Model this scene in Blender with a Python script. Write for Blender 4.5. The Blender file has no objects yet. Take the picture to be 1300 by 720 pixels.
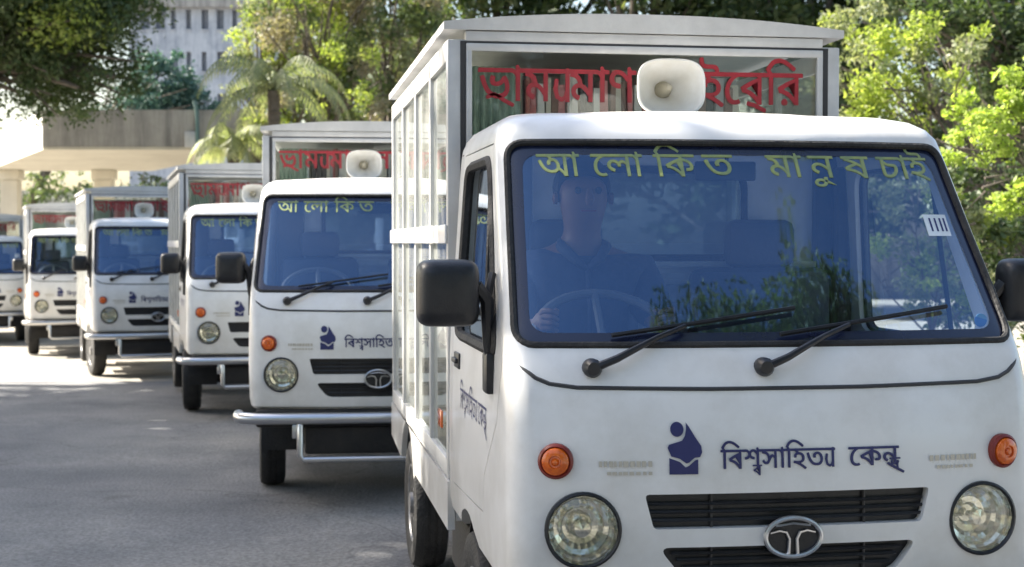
import bpy, bmesh, math, random, json
import numpy as np
from math import radians as R, sin, cos, pi, sqrt
from mathutils import Vector, Matrix
from mathutils.geometry import tessellate_polygon
sc = bpy.context.scene
col = sc.collection
random.seed(7)
GL=json.loads(r"""{"আ":[[[[898,622],[898,551],[798,551],[798,0],[721,0],[700,38],[676,72],[649,104],[620,132],[589,157],[557,180],[582,246],[608,230],[634,210],[661,186],[686,161],[707,135],[724,109],[723,137],[722,164],[721,194],[721,551],[-10,551],[-10,622]]],[[[376,91],[331,95],[288,105],[246,123],[206,149],[167,185],[130,232],[94,289],[61,359],[29,442],[102,466],[126,401],[152,344],[178,296],[205,255],[234,223],[266,198],[300,181],[338,170],[378,167],[412,169],[442,175],[467,185],[487,198],[503,213],[515,232],[523,253],[528,276],[530,300],[527,336],[516,368],[499,394],[476,414],[450,426],[420,430],[400,428],[383,424],[370,416],[361,404],[355,390],[353,372],[355,353],[361,331],[285,316],[275,355],[271,388],[273,411],[280,432],[292,450],[307,465],[324,478],[345,488],[367,494],[389,499],[413,500],[451,497],[485,488],[515,474],[542,454],[564,430],[582,401],[595,369],[603,333],[606,294],[603,259],[595,225],[581,194],[561,165],[536,140],[505,119],[468,103],[425,94]]],[[[344,465],[339,486],[329,504],[315,522],[296,536],[272,548],[243,556],[267,601],[312,589],[346,574],[374,557],[394,539],[408,519],[418,495],[423,468]]],[[[1168,622],[1168,551],[1063,551],[1063,0],[986,0],[986,479],[974,503],[961,521],[948,535],[932,544],[916,549],[897,551],[887,551],[887,622],[897,622],[915,620],[933,615],[950,607],[965,594],[978,579],[990,559],[988,582],[986,613],[986,688],[1039,688],[1062,622]]]],"ল":[[[[741,622],[741,551],[636,551],[636,0],[559,0],[559,335],[565,309],[550,329],[535,346],[519,360],[502,371],[484,377],[465,379],[435,374],[425,369],[416,362],[409,353],[403,341],[399,326],[398,307],[399,288],[400,271],[335,266],[331,292],[323,315],[313,336],[300,353],[285,368],[269,379],[251,387],[233,392],[213,394],[196,393],[181,389],[167,384],[155,376],[146,366],[138,356],[132,343],[129,330],[128,316],[131,291],[141,268],[158,248],[180,230],[208,215],[241,201],[214,127],[183,138],[154,152],[128,168],[104,187],[84,208],[68,232],[56,259],[48,288],[46,320],[48,349],[56,374],[68,398],[84,418],[104,434],[127,448],[152,458],[179,464],[208,466],[242,464],[272,457],[299,447],[324,431],[347,410],[369,384],[354,383],[363,403],[376,420],[393,434],[412,443],[432,449],[452,451],[475,449],[496,445],[514,437],[571,397],[562,382],[560,424],[559,467],[559,551],[-10,551],[-10,622]]]],"ক":[[[[817,622],[817,551],[492,551],[492,489],[492,473],[492,0],[415,0],[393,39],[366,76],[334,111],[298,144],[258,173],[216,199],[170,219],[124,234],[76,243],[37,339],[102,375],[166,408],[231,439],[297,467],[366,493],[437,517],[415,475],[415,551],[-10,551],[-10,622]],[[415,467],[436,438],[331,401],[225,353],[130,304],[168,294],[206,280],[246,262],[284,240],[320,215],[355,187],[385,156],[409,124],[428,90],[420,88],[417,134],[415,189]]],[[[761,288],[760,266],[755,246],[748,226],[737,207],[723,191],[705,177],[683,166],[656,160],[625,158],[595,159],[566,163],[572,235],[587,234],[606,233],[634,235],[655,241],[669,252],[677,265],[681,280],[683,296],[677,330],[660,360],[632,387],[592,409],[541,426],[479,438],[482,513],[532,505],[578,492],[622,475],[661,452],[695,426],[723,397],[744,363],[757,327]]]],"ত":[[[[407,50],[354,55],[303,68],[254,91],[208,123],[166,167],[127,222],[91,290],[58,371],[29,466],[105,486],[129,408],[155,340],[182,282],[211,233],[243,194],[278,164],[316,143],[358,130],[405,126],[435,127],[461,131],[484,138],[504,146],[521,157],[536,170],[547,185],[557,201],[564,219],[569,237],[572,257],[573,278],[571,305],[566,331],[557,355],[545,376],[530,394],[512,409],[492,420],[469,427],[444,429],[420,427],[401,421],[387,412],[377,399],[371,384],[369,367],[371,346],[378,321],[301,306],[292,343],[288,380],[290,405],[297,426],[308,446],[322,462],[340,475],[362,486],[386,494],[412,498],[440,500],[480,497],[516,487],[549,472],[578,450],[603,424],[623,392],[638,356],[647,317],[650,274],[647,233],[638,196],[624,161],[603,129],[576,102],[543,80],[504,63],[459,53]]],[[[717,622],[717,551],[-10,551],[-10,622]]]],"ম":[[[[632,622],[632,551],[527,551],[527,0],[450,0],[450,135],[468,82],[398,180],[373,208],[348,232],[323,253],[295,269],[267,278],[236,281],[213,279],[192,273],[174,262],[159,247],[151,228],[148,205],[151,184],[159,166],[172,150],[191,135],[214,122],[243,111],[218,34],[184,48],[155,63],[131,80],[110,99],[94,118],[82,140],[73,162],[68,184],[66,208],[69,238],[76,265],[90,288],[107,308],[127,324],[150,337],[174,346],[198,351],[223,353],[261,351],[297,343],[329,331],[358,315],[384,295],[409,272],[431,246],[452,219],[471,189],[454,186],[451,233],[450,281],[450,551],[-10,551],[-10,622]]],[[[299,323],[299,311],[297,299],[221,322],[218,358],[211,389],[201,415],[187,437],[168,454],[144,469],[115,480],[80,488],[38,494],[51,566],[97,553],[128,549],[156,543],[183,534],[206,522],[227,507],[246,490],[262,470],[275,447],[286,421],[293,391],[298,359]]]],"ন":[[[[614,622],[614,551],[509,551],[509,0],[432,0],[432,243],[448,187],[425,217],[401,244],[376,270],[350,293],[323,313],[296,329],[269,341],[242,349],[216,351],[193,349],[172,342],[154,332],[139,316],[131,297],[128,274],[130,255],[137,238],[149,223],[166,209],[187,196],[214,184],[176,113],[138,132],[106,154],[81,181],[61,210],[50,242],[46,277],[49,308],[56,335],[70,359],[87,378],[107,395],[130,407],[154,416],[179,421],[204,423],[238,421],[269,415],[299,405],[327,392],[354,375],[380,356],[404,334],[428,310],[451,284],[437,280],[433,326],[432,371],[432,551],[-10,551],[-10,622]]]],"ষ":[[[[643,622],[643,551],[538,551],[538,0],[461,0],[428,37],[394,70],[360,101],[324,127],[284,151],[242,171],[195,188],[142,202],[84,212],[48,303],[157,367],[280,425],[339,432],[341,376],[237,328],[142,275],[189,264],[232,251],[273,236],[310,217],[344,197],[377,175],[463,99],[462,134],[461,171],[461,312],[465,334],[463,384],[461,434],[461,551],[-10,551],[-10,622]]],[[[77,569],[118,555],[160,542],[201,526],[244,508],[285,486],[326,463],[365,438],[402,411],[437,383],[468,355],[467,264],[440,292],[411,318],[380,344],[346,369],[311,392],[274,414],[160,468],[122,482],[84,493],[48,502]]]],"চ":[[[[577,622],[577,551],[172,551],[172,521],[168,458],[171,422],[172,378],[172,205],[177,143],[189,117],[203,105],[221,98],[244,96],[270,98],[295,104],[318,115],[340,129],[360,144],[379,162],[396,182],[411,204],[423,226],[431,248],[436,272],[438,296],[436,315],[430,330],[420,339],[406,345],[388,348],[368,349],[363,349],[334,350],[310,352],[289,357],[235,377],[193,408],[161,447],[171,534],[215,474],[232,458],[251,446],[273,436],[298,429],[327,424],[361,423],[377,423],[436,418],[472,403],[486,393],[497,380],[506,365],[512,347],[516,328],[517,306],[514,266],[504,227],[488,189],[467,154],[443,122],[415,95],[389,75],[362,57],[334,43],[304,32],[272,26],[238,24],[215,25],[194,29],[175,35],[159,43],[144,52],[132,63],[106,109],[100,130],[96,157],[95,191],[95,551],[-10,551],[-10,622]]]],"ই":[[[[358,622],[355,647],[349,666],[339,681],[324,691],[303,697],[278,699],[206,699],[165,700],[132,703],[105,708],[82,715],[62,725],[44,736],[28,751],[14,768],[4,788],[-4,809],[-9,833],[-10,859],[-9,885],[-5,912],[69,907],[66,886],[65,869],[70,830],[84,802],[95,792],[108,784],[125,779],[145,774],[170,772],[200,771],[257,771],[290,770],[318,767],[341,763],[361,756],[378,747],[394,734],[404,722],[413,708],[420,691],[425,671],[428,648],[430,622]]],[[[242,500],[291,497],[334,488],[370,474],[399,454],[423,432],[441,407],[454,379],[461,352],[464,325],[458,274],[438,231],[407,195],[362,168],[305,150],[236,141],[246,152],[341,115],[442,60],[540,-10],[494,-63],[381,16],[279,75],[173,119],[46,154],[61,223],[128,209],[207,204],[251,206],[287,212],[317,221],[340,233],[357,248],[370,265],[378,283],[383,301],[385,320],[381,353],[368,380],[346,402],[318,417],[285,427],[247,430],[189,423],[176,418],[165,411],[158,403],[152,393],[149,382],[148,370],[150,354],[154,338],[81,323],[73,355],[70,384],[72,407],[80,428],[92,447],[109,463],[129,476],[153,487],[180,494],[209,498]]],[[[175,465],[169,486],[159,504],[145,522],[126,536],[102,548],[73,556],[97,601],[143,589],[177,574],[204,557],[225,539],[239,519],[249,495],[254,468]]],[[[540,622],[540,551],[-10,551],[-10,622]]]],"ব":[[[[606,622],[606,551],[501,551],[501,0],[424,0],[402,39],[374,76],[342,111],[305,142],[265,171],[221,196],[175,217],[126,232],[76,243],[37,339],[102,376],[168,411],[236,444],[305,474],[375,500],[447,524],[424,482],[424,551],[-10,551],[-10,622]],[[424,474],[445,446],[285,385],[230,359],[179,333],[130,304],[167,294],[205,280],[245,263],[285,242],[322,218],[358,190],[390,159],[417,125],[438,88],[429,88],[426,134],[424,189]]]],"শ":[[[[687,622],[687,551],[582,551],[582,0],[505,0],[505,512],[510,532],[506,567],[505,607],[505,688],[558,688],[582,622]]],[[[361,629],[386,627],[410,622],[433,614],[454,603],[474,589],[492,572],[508,553],[522,532],[534,509],[530,404],[508,448],[484,486],[457,516],[428,538],[397,552],[363,556],[339,554],[318,546],[300,535],[287,518],[279,497],[276,471],[280,446],[290,424],[309,406],[335,391],[369,382],[413,377],[406,300],[365,305],[328,314],[298,327],[272,344],[251,364],[235,388],[224,414],[217,443],[215,474],[217,507],[224,536],[236,562],[251,582],[270,600],[291,613],[313,622],[337,627]]],[[[77,629],[105,627],[131,621],[157,612],[180,598],[201,580],[218,558],[231,531],[239,498],[242,461],[240,434],[233,408],[222,383],[206,360],[186,340],[161,323],[130,310],[95,303],[54,300],[48,377],[80,379],[106,384],[128,392],[145,401],[159,413],[169,426],[176,440],[180,454],[181,468],[178,493],[169,515],[155,533],[135,546],[108,553],[76,556],[41,553],[-1,545],[-9,620],[36,627]]]],"স":[[[[692,622],[692,551],[587,551],[587,0],[510,0],[510,353],[533,290],[480,353],[465,365],[450,373],[436,375],[410,367],[383,337],[343,268],[294,188],[279,168],[264,153],[248,142],[230,133],[210,129],[188,127],[170,128],[153,132],[137,138],[120,147],[104,159],[88,175],[35,244],[96,281],[113,253],[128,232],[141,218],[153,210],[166,205],[180,203],[191,204],[202,208],[213,214],[247,250],[289,321],[312,354],[329,386],[346,411],[362,429],[379,440],[396,447],[415,449],[436,447],[456,441],[475,431],[536,374],[516,373],[511,417],[510,458],[510,551],[-10,551],[-10,622]]],[[[271,271],[251,379],[242,404],[229,424],[214,441],[195,455],[173,467],[146,476],[38,495],[53,571],[107,551],[143,544],[175,537],[202,528],[226,518],[246,506],[264,492],[278,475],[290,457],[299,436],[306,412],[311,386],[315,356]]]],"হ":[[[[242,500],[291,497],[334,488],[370,474],[399,454],[423,432],[441,407],[454,379],[461,352],[464,325],[458,274],[438,231],[407,195],[362,168],[305,150],[236,141],[246,152],[341,115],[442,60],[540,-10],[494,-63],[381,16],[279,75],[173,119],[46,154],[61,223],[128,209],[207,204],[251,206],[287,212],[317,221],[340,233],[357,248],[370,265],[378,283],[383,301],[385,320],[381,353],[368,380],[346,402],[318,417],[285,427],[247,430],[189,423],[176,418],[165,411],[158,403],[152,393],[149,382],[148,370],[150,354],[154,338],[81,323],[73,355],[70,384],[72,407],[80,428],[92,447],[109,463],[129,476],[153,487],[180,494],[209,498]]],[[[175,465],[169,486],[159,504],[145,522],[126,536],[102,548],[73,556],[97,601],[143,589],[177,574],[204,557],[225,539],[239,519],[249,495],[254,468]]],[[[540,622],[540,551],[-10,551],[-10,622]]]],"য":[[[[636,622],[636,551],[531,551],[531,0],[454,0],[425,36],[394,69],[361,99],[325,125],[286,149],[243,170],[196,188],[143,202],[84,212],[48,303],[113,343],[183,380],[252,414],[225,433],[196,450],[165,466],[130,480],[91,492],[48,502],[79,570],[81,551],[-10,551],[-10,622]],[[454,551],[135,551],[114,560],[142,552],[170,541],[199,528],[278,481],[336,432],[341,376],[266,341],[190,303],[125,265],[113,280],[168,270],[218,257],[264,240],[305,220],[343,197],[378,172],[410,144],[441,115],[470,83],[457,79],[455,125],[454,171]]]],"দ":[[[[613,622],[613,551],[159,551],[159,253],[145,273],[173,302],[203,330],[236,357],[271,382],[308,406],[347,429],[388,449],[431,469],[475,486],[540,422],[510,354],[493,285],[487,205],[495,111],[522,10],[447,-7],[419,107],[413,144],[410,183],[409,222],[415,299],[432,364],[453,410],[465,405],[427,389],[390,370],[354,349],[318,326],[283,301],[248,273],[141,175],[82,215],[82,551],[-10,551],[-10,622]]]],"ণ":[[[[630,622],[630,551],[525,551],[525,0],[448,0],[448,425],[468,363],[438,405],[409,441],[381,473],[354,498],[327,519],[301,536],[275,547],[249,554],[222,556],[202,555],[184,551],[169,544],[155,535],[143,524],[134,512],[127,497],[123,481],[122,463],[124,443],[129,425],[138,409],[150,395],[166,384],[187,374],[211,366],[241,360],[275,355],[269,272],[227,278],[187,287],[152,301],[120,318],[92,339],[70,364],[53,392],[43,425],[40,462],[43,496],[51,527],[64,553],[82,576],[103,595],[127,610],[154,621],[182,627],[211,629],[245,627],[276,621],[306,611],[334,597],[361,580],[388,559],[415,534],[442,505],[470,473],[454,477],[450,523],[448,576],[448,688],[501,688],[524,622]]]],"ভ":[[[[422,43],[380,45],[339,52],[300,64],[263,81],[227,104],[194,134],[161,170],[131,214],[103,264],[77,322],[52,389],[29,465],[105,485],[130,403],[157,332],[187,273],[218,224],[253,185],[290,156],[330,135],[373,123],[420,119],[454,121],[484,127],[511,138],[534,152],[553,170],[568,191],[579,214],[586,239],[588,267],[582,321],[566,365],[542,398],[590,476],[613,440],[632,404],[646,369],[656,334],[662,300],[664,266],[661,225],[652,188],[636,153],[614,121],[587,95],[555,73],[516,56],[472,46]]],[[[384,284],[345,288],[312,298],[285,316],[265,339],[253,368],[249,402],[256,448],[271,486],[351,462],[338,437],[332,406],[334,390],[339,377],[347,367],[358,360],[371,356],[386,355],[428,363],[442,370],[458,381],[474,395],[490,413],[508,437],[527,466],[590,476],[582,422],[564,394],[545,368],[525,347],[505,328],[484,312],[462,300],[438,291],[412,286]]],[[[731,622],[731,551],[-10,551],[-10,622]]]],"র":[[[[606,622],[606,551],[501,551],[501,0],[424,0],[402,39],[374,76],[342,111],[305,142],[265,171],[221,196],[175,217],[126,232],[76,243],[37,339],[102,376],[168,411],[236,444],[305,474],[375,500],[447,524],[424,482],[424,551],[-10,551],[-10,622]],[[424,474],[445,446],[285,385],[230,359],[179,333],[130,304],[167,294],[205,280],[245,263],[285,242],[322,218],[358,190],[390,159],[417,125],[438,88],[429,88],[426,134],[424,189]]],[[[185,-6],[169,-4],[155,1],[143,10],[133,22],[127,36],[125,52],[127,68],[133,83],[143,95],[155,104],[169,110],[185,112],[201,110],[215,104],[228,95],[237,83],[243,68],[245,52],[243,36],[237,22],[228,10],[215,1],[201,-4]]]],"া":[[[[276,622],[276,551],[171,551],[171,0],[94,0],[94,469],[85,491],[73,510],[59,527],[41,540],[21,548],[-2,551],[-10,551],[-10,622],[5,622],[21,620],[38,615],[55,607],[71,594],[85,579],[97,559],[95,582],[94,613],[94,688],[148,688],[170,622]]]],"ি":[[[[276,622],[276,551],[171,551],[171,0],[94,0],[94,551],[-10,551],[-10,622],[82,622],[50,662],[20,704],[43,742],[68,778],[93,812],[121,842],[151,867],[185,889],[223,904],[265,914],[313,917],[348,916],[382,911],[415,904],[447,894],[479,882],[510,867],[605,808],[705,731],[663,677],[539,770],[502,793],[467,811],[433,826],[398,836],[362,842],[325,844],[290,842],[258,836],[230,825],[204,811],[180,793],[160,772],[140,748],[123,722],[106,693],[128,660],[160,622]]]],"ে":[[[[356,622],[356,551],[336,551],[315,544],[292,534],[269,521],[245,503],[223,483],[201,460],[181,433],[163,404],[149,372],[137,338],[130,301],[128,262],[130,217],[138,179],[150,148],[165,122],[183,102],[203,87],[224,77],[246,71],[267,69],[309,74],[348,92],[383,31],[365,19],[346,10],[326,3],[264,-5],[224,-1],[186,10],[153,28],[123,53],[97,84],[77,121],[61,162],[52,209],[49,260],[52,313],[63,362],[80,409],[103,451],[131,488],[164,521],[200,549],[239,571],[280,588],[216,555],[177,552],[130,551],[-10,551],[-10,622]]]],"ু":[[[[-286,-266],[-305,-265],[-324,-261],[-345,-255],[-365,-245],[-383,-233],[-400,-218],[-412,-199],[-420,-177],[-422,-151],[-418,-119],[-405,-92],[-383,-70],[-354,-53],[-317,-42],[-274,-39],[-233,-41],[-193,-49],[-155,-62],[-116,-78],[-77,-99],[-38,-124],[89,-217],[44,-271],[-78,-178],[-114,-155],[-149,-137],[-182,-122],[-215,-111],[-247,-105],[-279,-103],[-301,-105],[-319,-109],[-333,-117],[-343,-127],[-349,-139],[-351,-153],[-349,-170],[-342,-183],[-332,-193],[-318,-199],[-303,-203],[-286,-204],[-263,-202],[-243,-197],[-227,-189],[-213,-177],[-201,-165],[-192,-150],[-176,-103],[-172,-59],[-172,8],[-95,8],[-95,-45],[-102,-111],[-107,-135],[-116,-160],[-128,-184],[-143,-206],[-162,-226],[-185,-243],[-213,-256],[-247,-263]]]]}""")

# ------------------------------------------------------------------ helpers
def link(o, parent=None):
    col.objects.link(o)
    if parent is not None: o.parent = parent
    return o
def tag(o, label=None, cat=None, group=None, kind=None):
    if label: o['label'] = label
    if cat: o['category'] = cat
    if group: o['group'] = group
    if kind: o['kind'] = kind
    return o
def empty(name, loc=(0,0,0), rz=0):
    o = bpy.data.objects.new(name, None); o.location = loc; o.rotation_euler = (0,0,rz); o.empty_display_size=.3
    return link(o)
def finish(me, mats, smooth=True, angle=35):
    for m in (mats if isinstance(mats,(list,tuple)) else [mats]): me.materials.append(m)
    if smooth:
        me.polygons.foreach_set('use_smooth',[True]*len(me.polygons))
        if angle<180: me.set_sharp_from_angle(angle=R(angle))
    me.update()
def obj(name, me, parent=None, loc=None):
    o = bpy.data.objects.new(name, me)
    if loc: o.location = loc
    return link(o, parent)
class MB:
    def __init__(s): s.v=[]; s.f=[]; s.mi=[]; s.m=0
    def add(s, vs, fs):
        n=len(s.v); s.v+= [tuple(v) for v in vs]; s.f += [tuple(i+n for i in f) for f in fs]; s.mi += [s.m]*len(fs); return s
    def box(s, a, b, ch=0.0):
        x0,y0,z0=[min(p,q) for p,q in zip(a,b)]; x1,y1,z1=[max(p,q) for p,q in zip(a,b)]
        if ch<=0:
            vs=[(x0,y0,z0),(x1,y0,z0),(x1,y1,z0),(x0,y1,z0),(x0,y0,z1),(x1,y0,z1),(x1,y1,z1),(x0,y1,z1)]
            return s.add(vs,[(3,2,1,0),(4,5,6,7),(0,1,5,4),(1,2,6,5),(2,3,7,6),(3,0,4,7)])
        c=min(ch,(x1-x0)*.45,(y1-y0)*.45,(z1-z0)*.45)
        bm=bmesh.new(); bmesh.ops.create_cube(bm,size=1)
        for v in bm.verts: v.co=Vector(((x0+x1)/2+v.co.x*(x1-x0),(y0+y1)/2+v.co.y*(y1-y0),(z0+z1)/2+v.co.z*(z1-z0)))
        bmesh.ops.bevel(bm,geom=list(bm.edges),offset=c,segments=2,affect='EDGES',profile=.5)
        bm.verts.ensure_lookup_table()
        vs=[v.co[:] for v in bm.verts]; fs=[[v.index for v in f.verts] for f in bm.faces]; bm.free()
        return s.add(vs,fs)
    def tube(s, pts, r, n=8, closed=False, cap=True):
        P=[Vector(p) for p in pts]; k=len(P); rr=r if isinstance(r,(list,tuple)) else [r]*k
        base=len(s.v); vs=[]; fs=[]
        up=None
        for i in range(k):
            if closed: t=(P[(i+1)%k]-P[i-1])
            else: t=P[min(i+1,k-1)]-P[max(i-1,0)]
            t.normalize()
            if up is None:
                up=Vector((0,0,1)) if abs(t.z)<.9 else Vector((0,1,0))
            a=t.cross(up).normalized(); b=a.cross(t).normalized(); up=b
            for j in range(n):
                w=2*pi*j/n; vs.append(P[i]+(a*cos(w)+b*sin(w))*rr[i])
        for i in range(k if closed else k-1):
            for j in range(n):
                q=(i+1)%k
                fs.append((i*n+j,i*n+(j+1)%n,q*n+(j+1)%n,q*n+j))
        if cap and not closed:
            fs.append(tuple(range(n))[::-1]); fs.append(tuple((k-1)*n+j for j in range(n)))
        return s.add(vs,fs)
    def lathe(s, prof, origin, axis='y', n=28, sx=1, sz=1, power=2.0, cap=True):
        # prof list of (radius, offset along axis)
        o=Vector(origin); vs=[]; fs=[]
        for r,d in prof:
            for j in range(n):
                w=2*pi*j/n; c,q=cos(w),sin(w)
                if power!=2.0:
                    c=math.copysign(abs(c)**(2/power),c); q=math.copysign(abs(q)**(2/power),q)
                if axis=='y': vs.append(o+Vector((c*r*sx,d,q*r*sz)))
                elif axis=='x': vs.append(o+Vector((d,c*r,q*r)))
                else: vs.append(o+Vector((c*r,q*r,d)))
        k=len(prof)
        for i in range(k-1):
            for j in range(n): fs.append((i*n+j,i*n+(j+1)%n,(i+1)*n+(j+1)%n,(i+1)*n+j))
        if cap and prof[0][0]>1e-5: fs.append(tuple(range(n))[::-1])
        if cap and prof[-1][0]>1e-5: fs.append(tuple((k-1)*n+j for j in range(n)))
        return s.add(vs,fs)
    def prism(s, poly, a, b, axis='y'):
        # poly 2D; axis y: (x,z) ; axis x: (y,z) ; axis z: (x,y)
        n=len(poly); vs=[]
        for d in (a,b):
            for p,q in poly:
                vs.append((p,d,q) if axis=='y' else (d,p,q) if axis=='x' else (p,q,d))
        fs=[tuple(range(n)),tuple(range(2*n-1,n-1,-1))]+[(i,i+n,(i+1)%n+n,(i+1)%n) for i in range(n)]
        return s.add(vs,fs)
    def mesh(s, name, mats, smooth=True, angle=35, fix=True):
        me=bpy.data.meshes.new(name); me.from_pydata(s.v,[],s.f)
        if any(s.mi): me.polygons.foreach_set('material_index',s.mi)
        if fix:
            bm=bmesh.new(); bm.from_mesh(me); bmesh.ops.remove_doubles(bm,verts=bm.verts,dist=1e-6)
            bmesh.ops.recalc_face_normals(bm,faces=bm.faces); bm.to_mesh(me); bm.free()
        finish(me,mats,smooth,angle); return me
    def build(s, name, mats, parent=None, smooth=True, angle=35, fix=True, loc=None):
        return obj(name, s.mesh(name,mats,smooth,angle,fix), parent, loc)
def rpoly(pts, r, n=5):
    out=[]; k=len(pts)
    for i in range(k):
        p=Vector(pts[i]); a=(Vector(pts[i-1])-p); b=(Vector(pts[(i+1)%k])-p)
        rr=min(r,a.length*.48,b.length*.48); A=p+a.normalized()*rr; B=p+b.normalized()*rr
        for j in range(n+1):
            t=j/n; q=A*(1-t)**2+p*2*t*(1-t)+B*t*t; out.append((q.x,q.y))
    return out
def boolean(me, cutters, op='DIFFERENCE'):
    o=bpy.data.objects.new('work',me); col.objects.link(o); tmp=[]
    for c in cutters:
        co=bpy.data.objects.new('cut',c); col.objects.link(co); tmp.append(co)
        m=o.modifiers.new('b','BOOLEAN'); m.operation=op; m.object=co; m.solver='EXACT'
    dg=bpy.context.evaluated_depsgraph_get(); dg.update()
    res=bpy.data.meshes.new_from_object(o.evaluated_get(dg))
    for c in tmp: bpy.data.objects.remove(c)
    bpy.data.objects.remove(o)
    return res

# ------------------------------------------------------------------ materials
def nodes(name):
    m=bpy.data.materials.new(name); m.use_nodes=True; nt=m.node_tree; nt.nodes.clear()
    out=nt.nodes.new('ShaderNodeOutputMaterial'); return m,nt,out
def N(nt,t,**kw):
    n=nt.nodes.new(t)
    for k,v in kw.items():
        if k.startswith('i_'):
            key=k[2:].replace('_',' '); n.inputs[key].default_value=v
        else: setattr(n,k,v)
    return n
def L(nt,a,ai,b,bi): nt.links.new(a.outputs[ai],b.inputs[bi])
def c4(c): return (c[0],c[1],c[2],1)
def ramp(nt, stops, interp='LINEAR'):
    r=nt.nodes.new('ShaderNodeValToRGB'); r.color_ramp.interpolation=interp
    el=r.color_ramp.elements
    while len(el)<len(stops): el.new(.5)
    for e,(p,c) in zip(el,stops): e.position=p; e.color=c4(c) if len(c)==3 else c
    return r
def mat(name, col_, rough=.5, metal=0, noise=None, nscale=8, bump=0, bscale=60, coat=0, ior=1.5, rvar=0, spec=.5):
    """principled with procedural colour variation, roughness variation and bump"""
    m,nt,out=nodes(name)
    b=N(nt,'ShaderNodeBsdfPrincipled'); b.inputs['Roughness'].default_value=rough; b.inputs['Metallic'].default_value=metal
    b.inputs['Coat Weight'].default_value=coat; b.inputs['Coat Roughness'].default_value=.06; b.inputs['IOR'].default_value=ior
    b.inputs['Specular IOR Level'].default_value=spec
    tc=N(nt,'ShaderNodeTexCoord')
    if noise is None: noise=tuple(min(1,c*.82) for c in col_)
    n=N(nt,'ShaderNodeTexNoise'); n.inputs['Scale'].default_value=nscale; n.inputs['Detail'].default_value=6; n.inputs['Roughness'].default_value=.62
    L(nt,tc,'Object',n,'Vector')
    r=ramp(nt,[(.35,noise),(.62,col_)]); L(nt,n,'Fac',r,'Fac'); L(nt,r,'Color',b,'Base Color')
    if rvar:
        mr=N(nt,'ShaderNodeMapRange'); mr.inputs['To Min'].default_value=rough; mr.inputs['To Max'].default_value=rough+rvar
        L(nt,n,'Fac',mr,'Value'); L(nt,mr,'Result',b,'Roughness')
    if bump:
        n2=N(nt,'ShaderNodeTexNoise'); n2.inputs['Scale'].default_value=bscale; n2.inputs['Detail'].default_value=5
        L(nt,tc,'Object',n2,'Vector')
        bp=N(nt,'ShaderNodeBump'); bp.inputs['Strength'].default_value=bump; bp.inputs['Distance'].default_value=.02
        L(nt,n2,'Fac',bp,'Height'); L(nt,bp,'Normal',b,'Normal')
    L(nt,b,'BSDF',out,'Surface'); return m
M={}
def paint():
    m,nt,out=nodes('white_paint'); b=N(nt,'ShaderNodeBsdfPrincipled')
    tc=N(nt,'ShaderNodeTexCoord')
    n=N(nt,'ShaderNodeTexNoise'); n.inputs['Scale'].default_value=3; n.inputs['Detail'].default_value=8; n.inputs['Roughness'].default_value=.65
    L(nt,tc,'Object',n,'Vector')
    r=ramp(nt,[(.28,(.66,.64,.60)),(.55,(.82,.81,.79))]); L(nt,n,'Fac',r,'Fac')
    # road dust that gathers low on the panels
    sx=N(nt,'ShaderNodeSeparateXYZ'); L(nt,tc,'Object',sx,'Vector')
    mr=N(nt,'ShaderNodeMapRange'); mr.inputs['From Min'].default_value=.95; mr.inputs['From Max'].default_value=.5; mr.inputs['To Max'].default_value=.55
    L(nt,sx,'Z',mr,'Value')
    n2=N(nt,'ShaderNodeTexNoise'); n2.inputs['Scale'].default_value=14; n2.inputs['Detail'].default_value=8
    L(nt,tc,'Object',n2,'Vector')
    mu=N(nt,'ShaderNodeMath',operation='MULTIPLY'); L(nt,mr,'Result',mu,0); L(nt,n2,'Fac',mu,1)
    mx=N(nt,'ShaderNodeMixRGB'); mx.inputs['Color2'].default_value=(.42,.38,.31,1); L(nt,mu,0,mx,'Fac'); L(nt,r,'Color',mx,'Color1')
    L(nt,mx,'Color',b,'Base Color')
    mr2=N(nt,'ShaderNodeMapRange'); mr2.inputs['To Min'].default_value=.22; mr2.inputs['To Max'].default_value=.42; L(nt,n,'Fac',mr2,'Value'); L(nt,mr2,'Result',b,'Roughness')
    b.inputs['Coat Weight'].default_value=.45; b.inputs['Coat Roughness'].default_value=.12
    n3=N(nt,'ShaderNodeTexNoise'); n3.inputs['Scale'].default_value=7; n3.inputs['Detail'].default_value=1; L(nt,tc,'Object',n3,'Vector')
    bp=N(nt,'ShaderNodeBump'); bp.inputs['Strength'].default_value=.12; bp.inputs['Distance'].default_value=.03; L(nt,n3,'Fac',bp,'Height'); L(nt,bp,'Normal',b,'Normal')
    L(nt,b,'BSDF',out,'Surface'); return m
M['paint']=paint()
M['alu']=mat('brushed_aluminium',(.62,.615,.60),.42,.25,noise=(.50,.495,.485),nscale=5,rvar=.15,bump=.08)
M['alu_dark']=mat('dark_joint',(.035,.036,.04),.6)
M['black']=mat('black_plastic',(.012,.012,.014),.38,noise=(.02,.02,.022),nscale=20,bump=.1,bscale=200)
M['rubber']=mat('rubber',(.012,.012,.013),.72,noise=(.03,.028,.026),nscale=9,bump=.35,bscale=70)
M['under']=mat('underbody_metal',(.012,.012,.013),.7,noise=(.025,.022,.02),nscale=6,bump=.3)
M['chrome']=mat('chrome',(.60,.60,.61),.24,1,noise=(.6,.6,.6),rvar=.1)
M['rim']=mat('wheel_rim_paint',(.32,.32,.33),.45,.5,noise=(.16,.15,.14),nscale=12)
M['amber']=mat('amber_lens',(.78,.16,.012),.22,0,noise=(.62,.10,.01),nscale=60,coat=.6)
M['amber_rim']=mat('indicator_rim',(.22,.03,.02),.4)
M['blue']=mat('navy_lettering',(.018,.022,.11),.45,noise=(.025,.03,.13))
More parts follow.
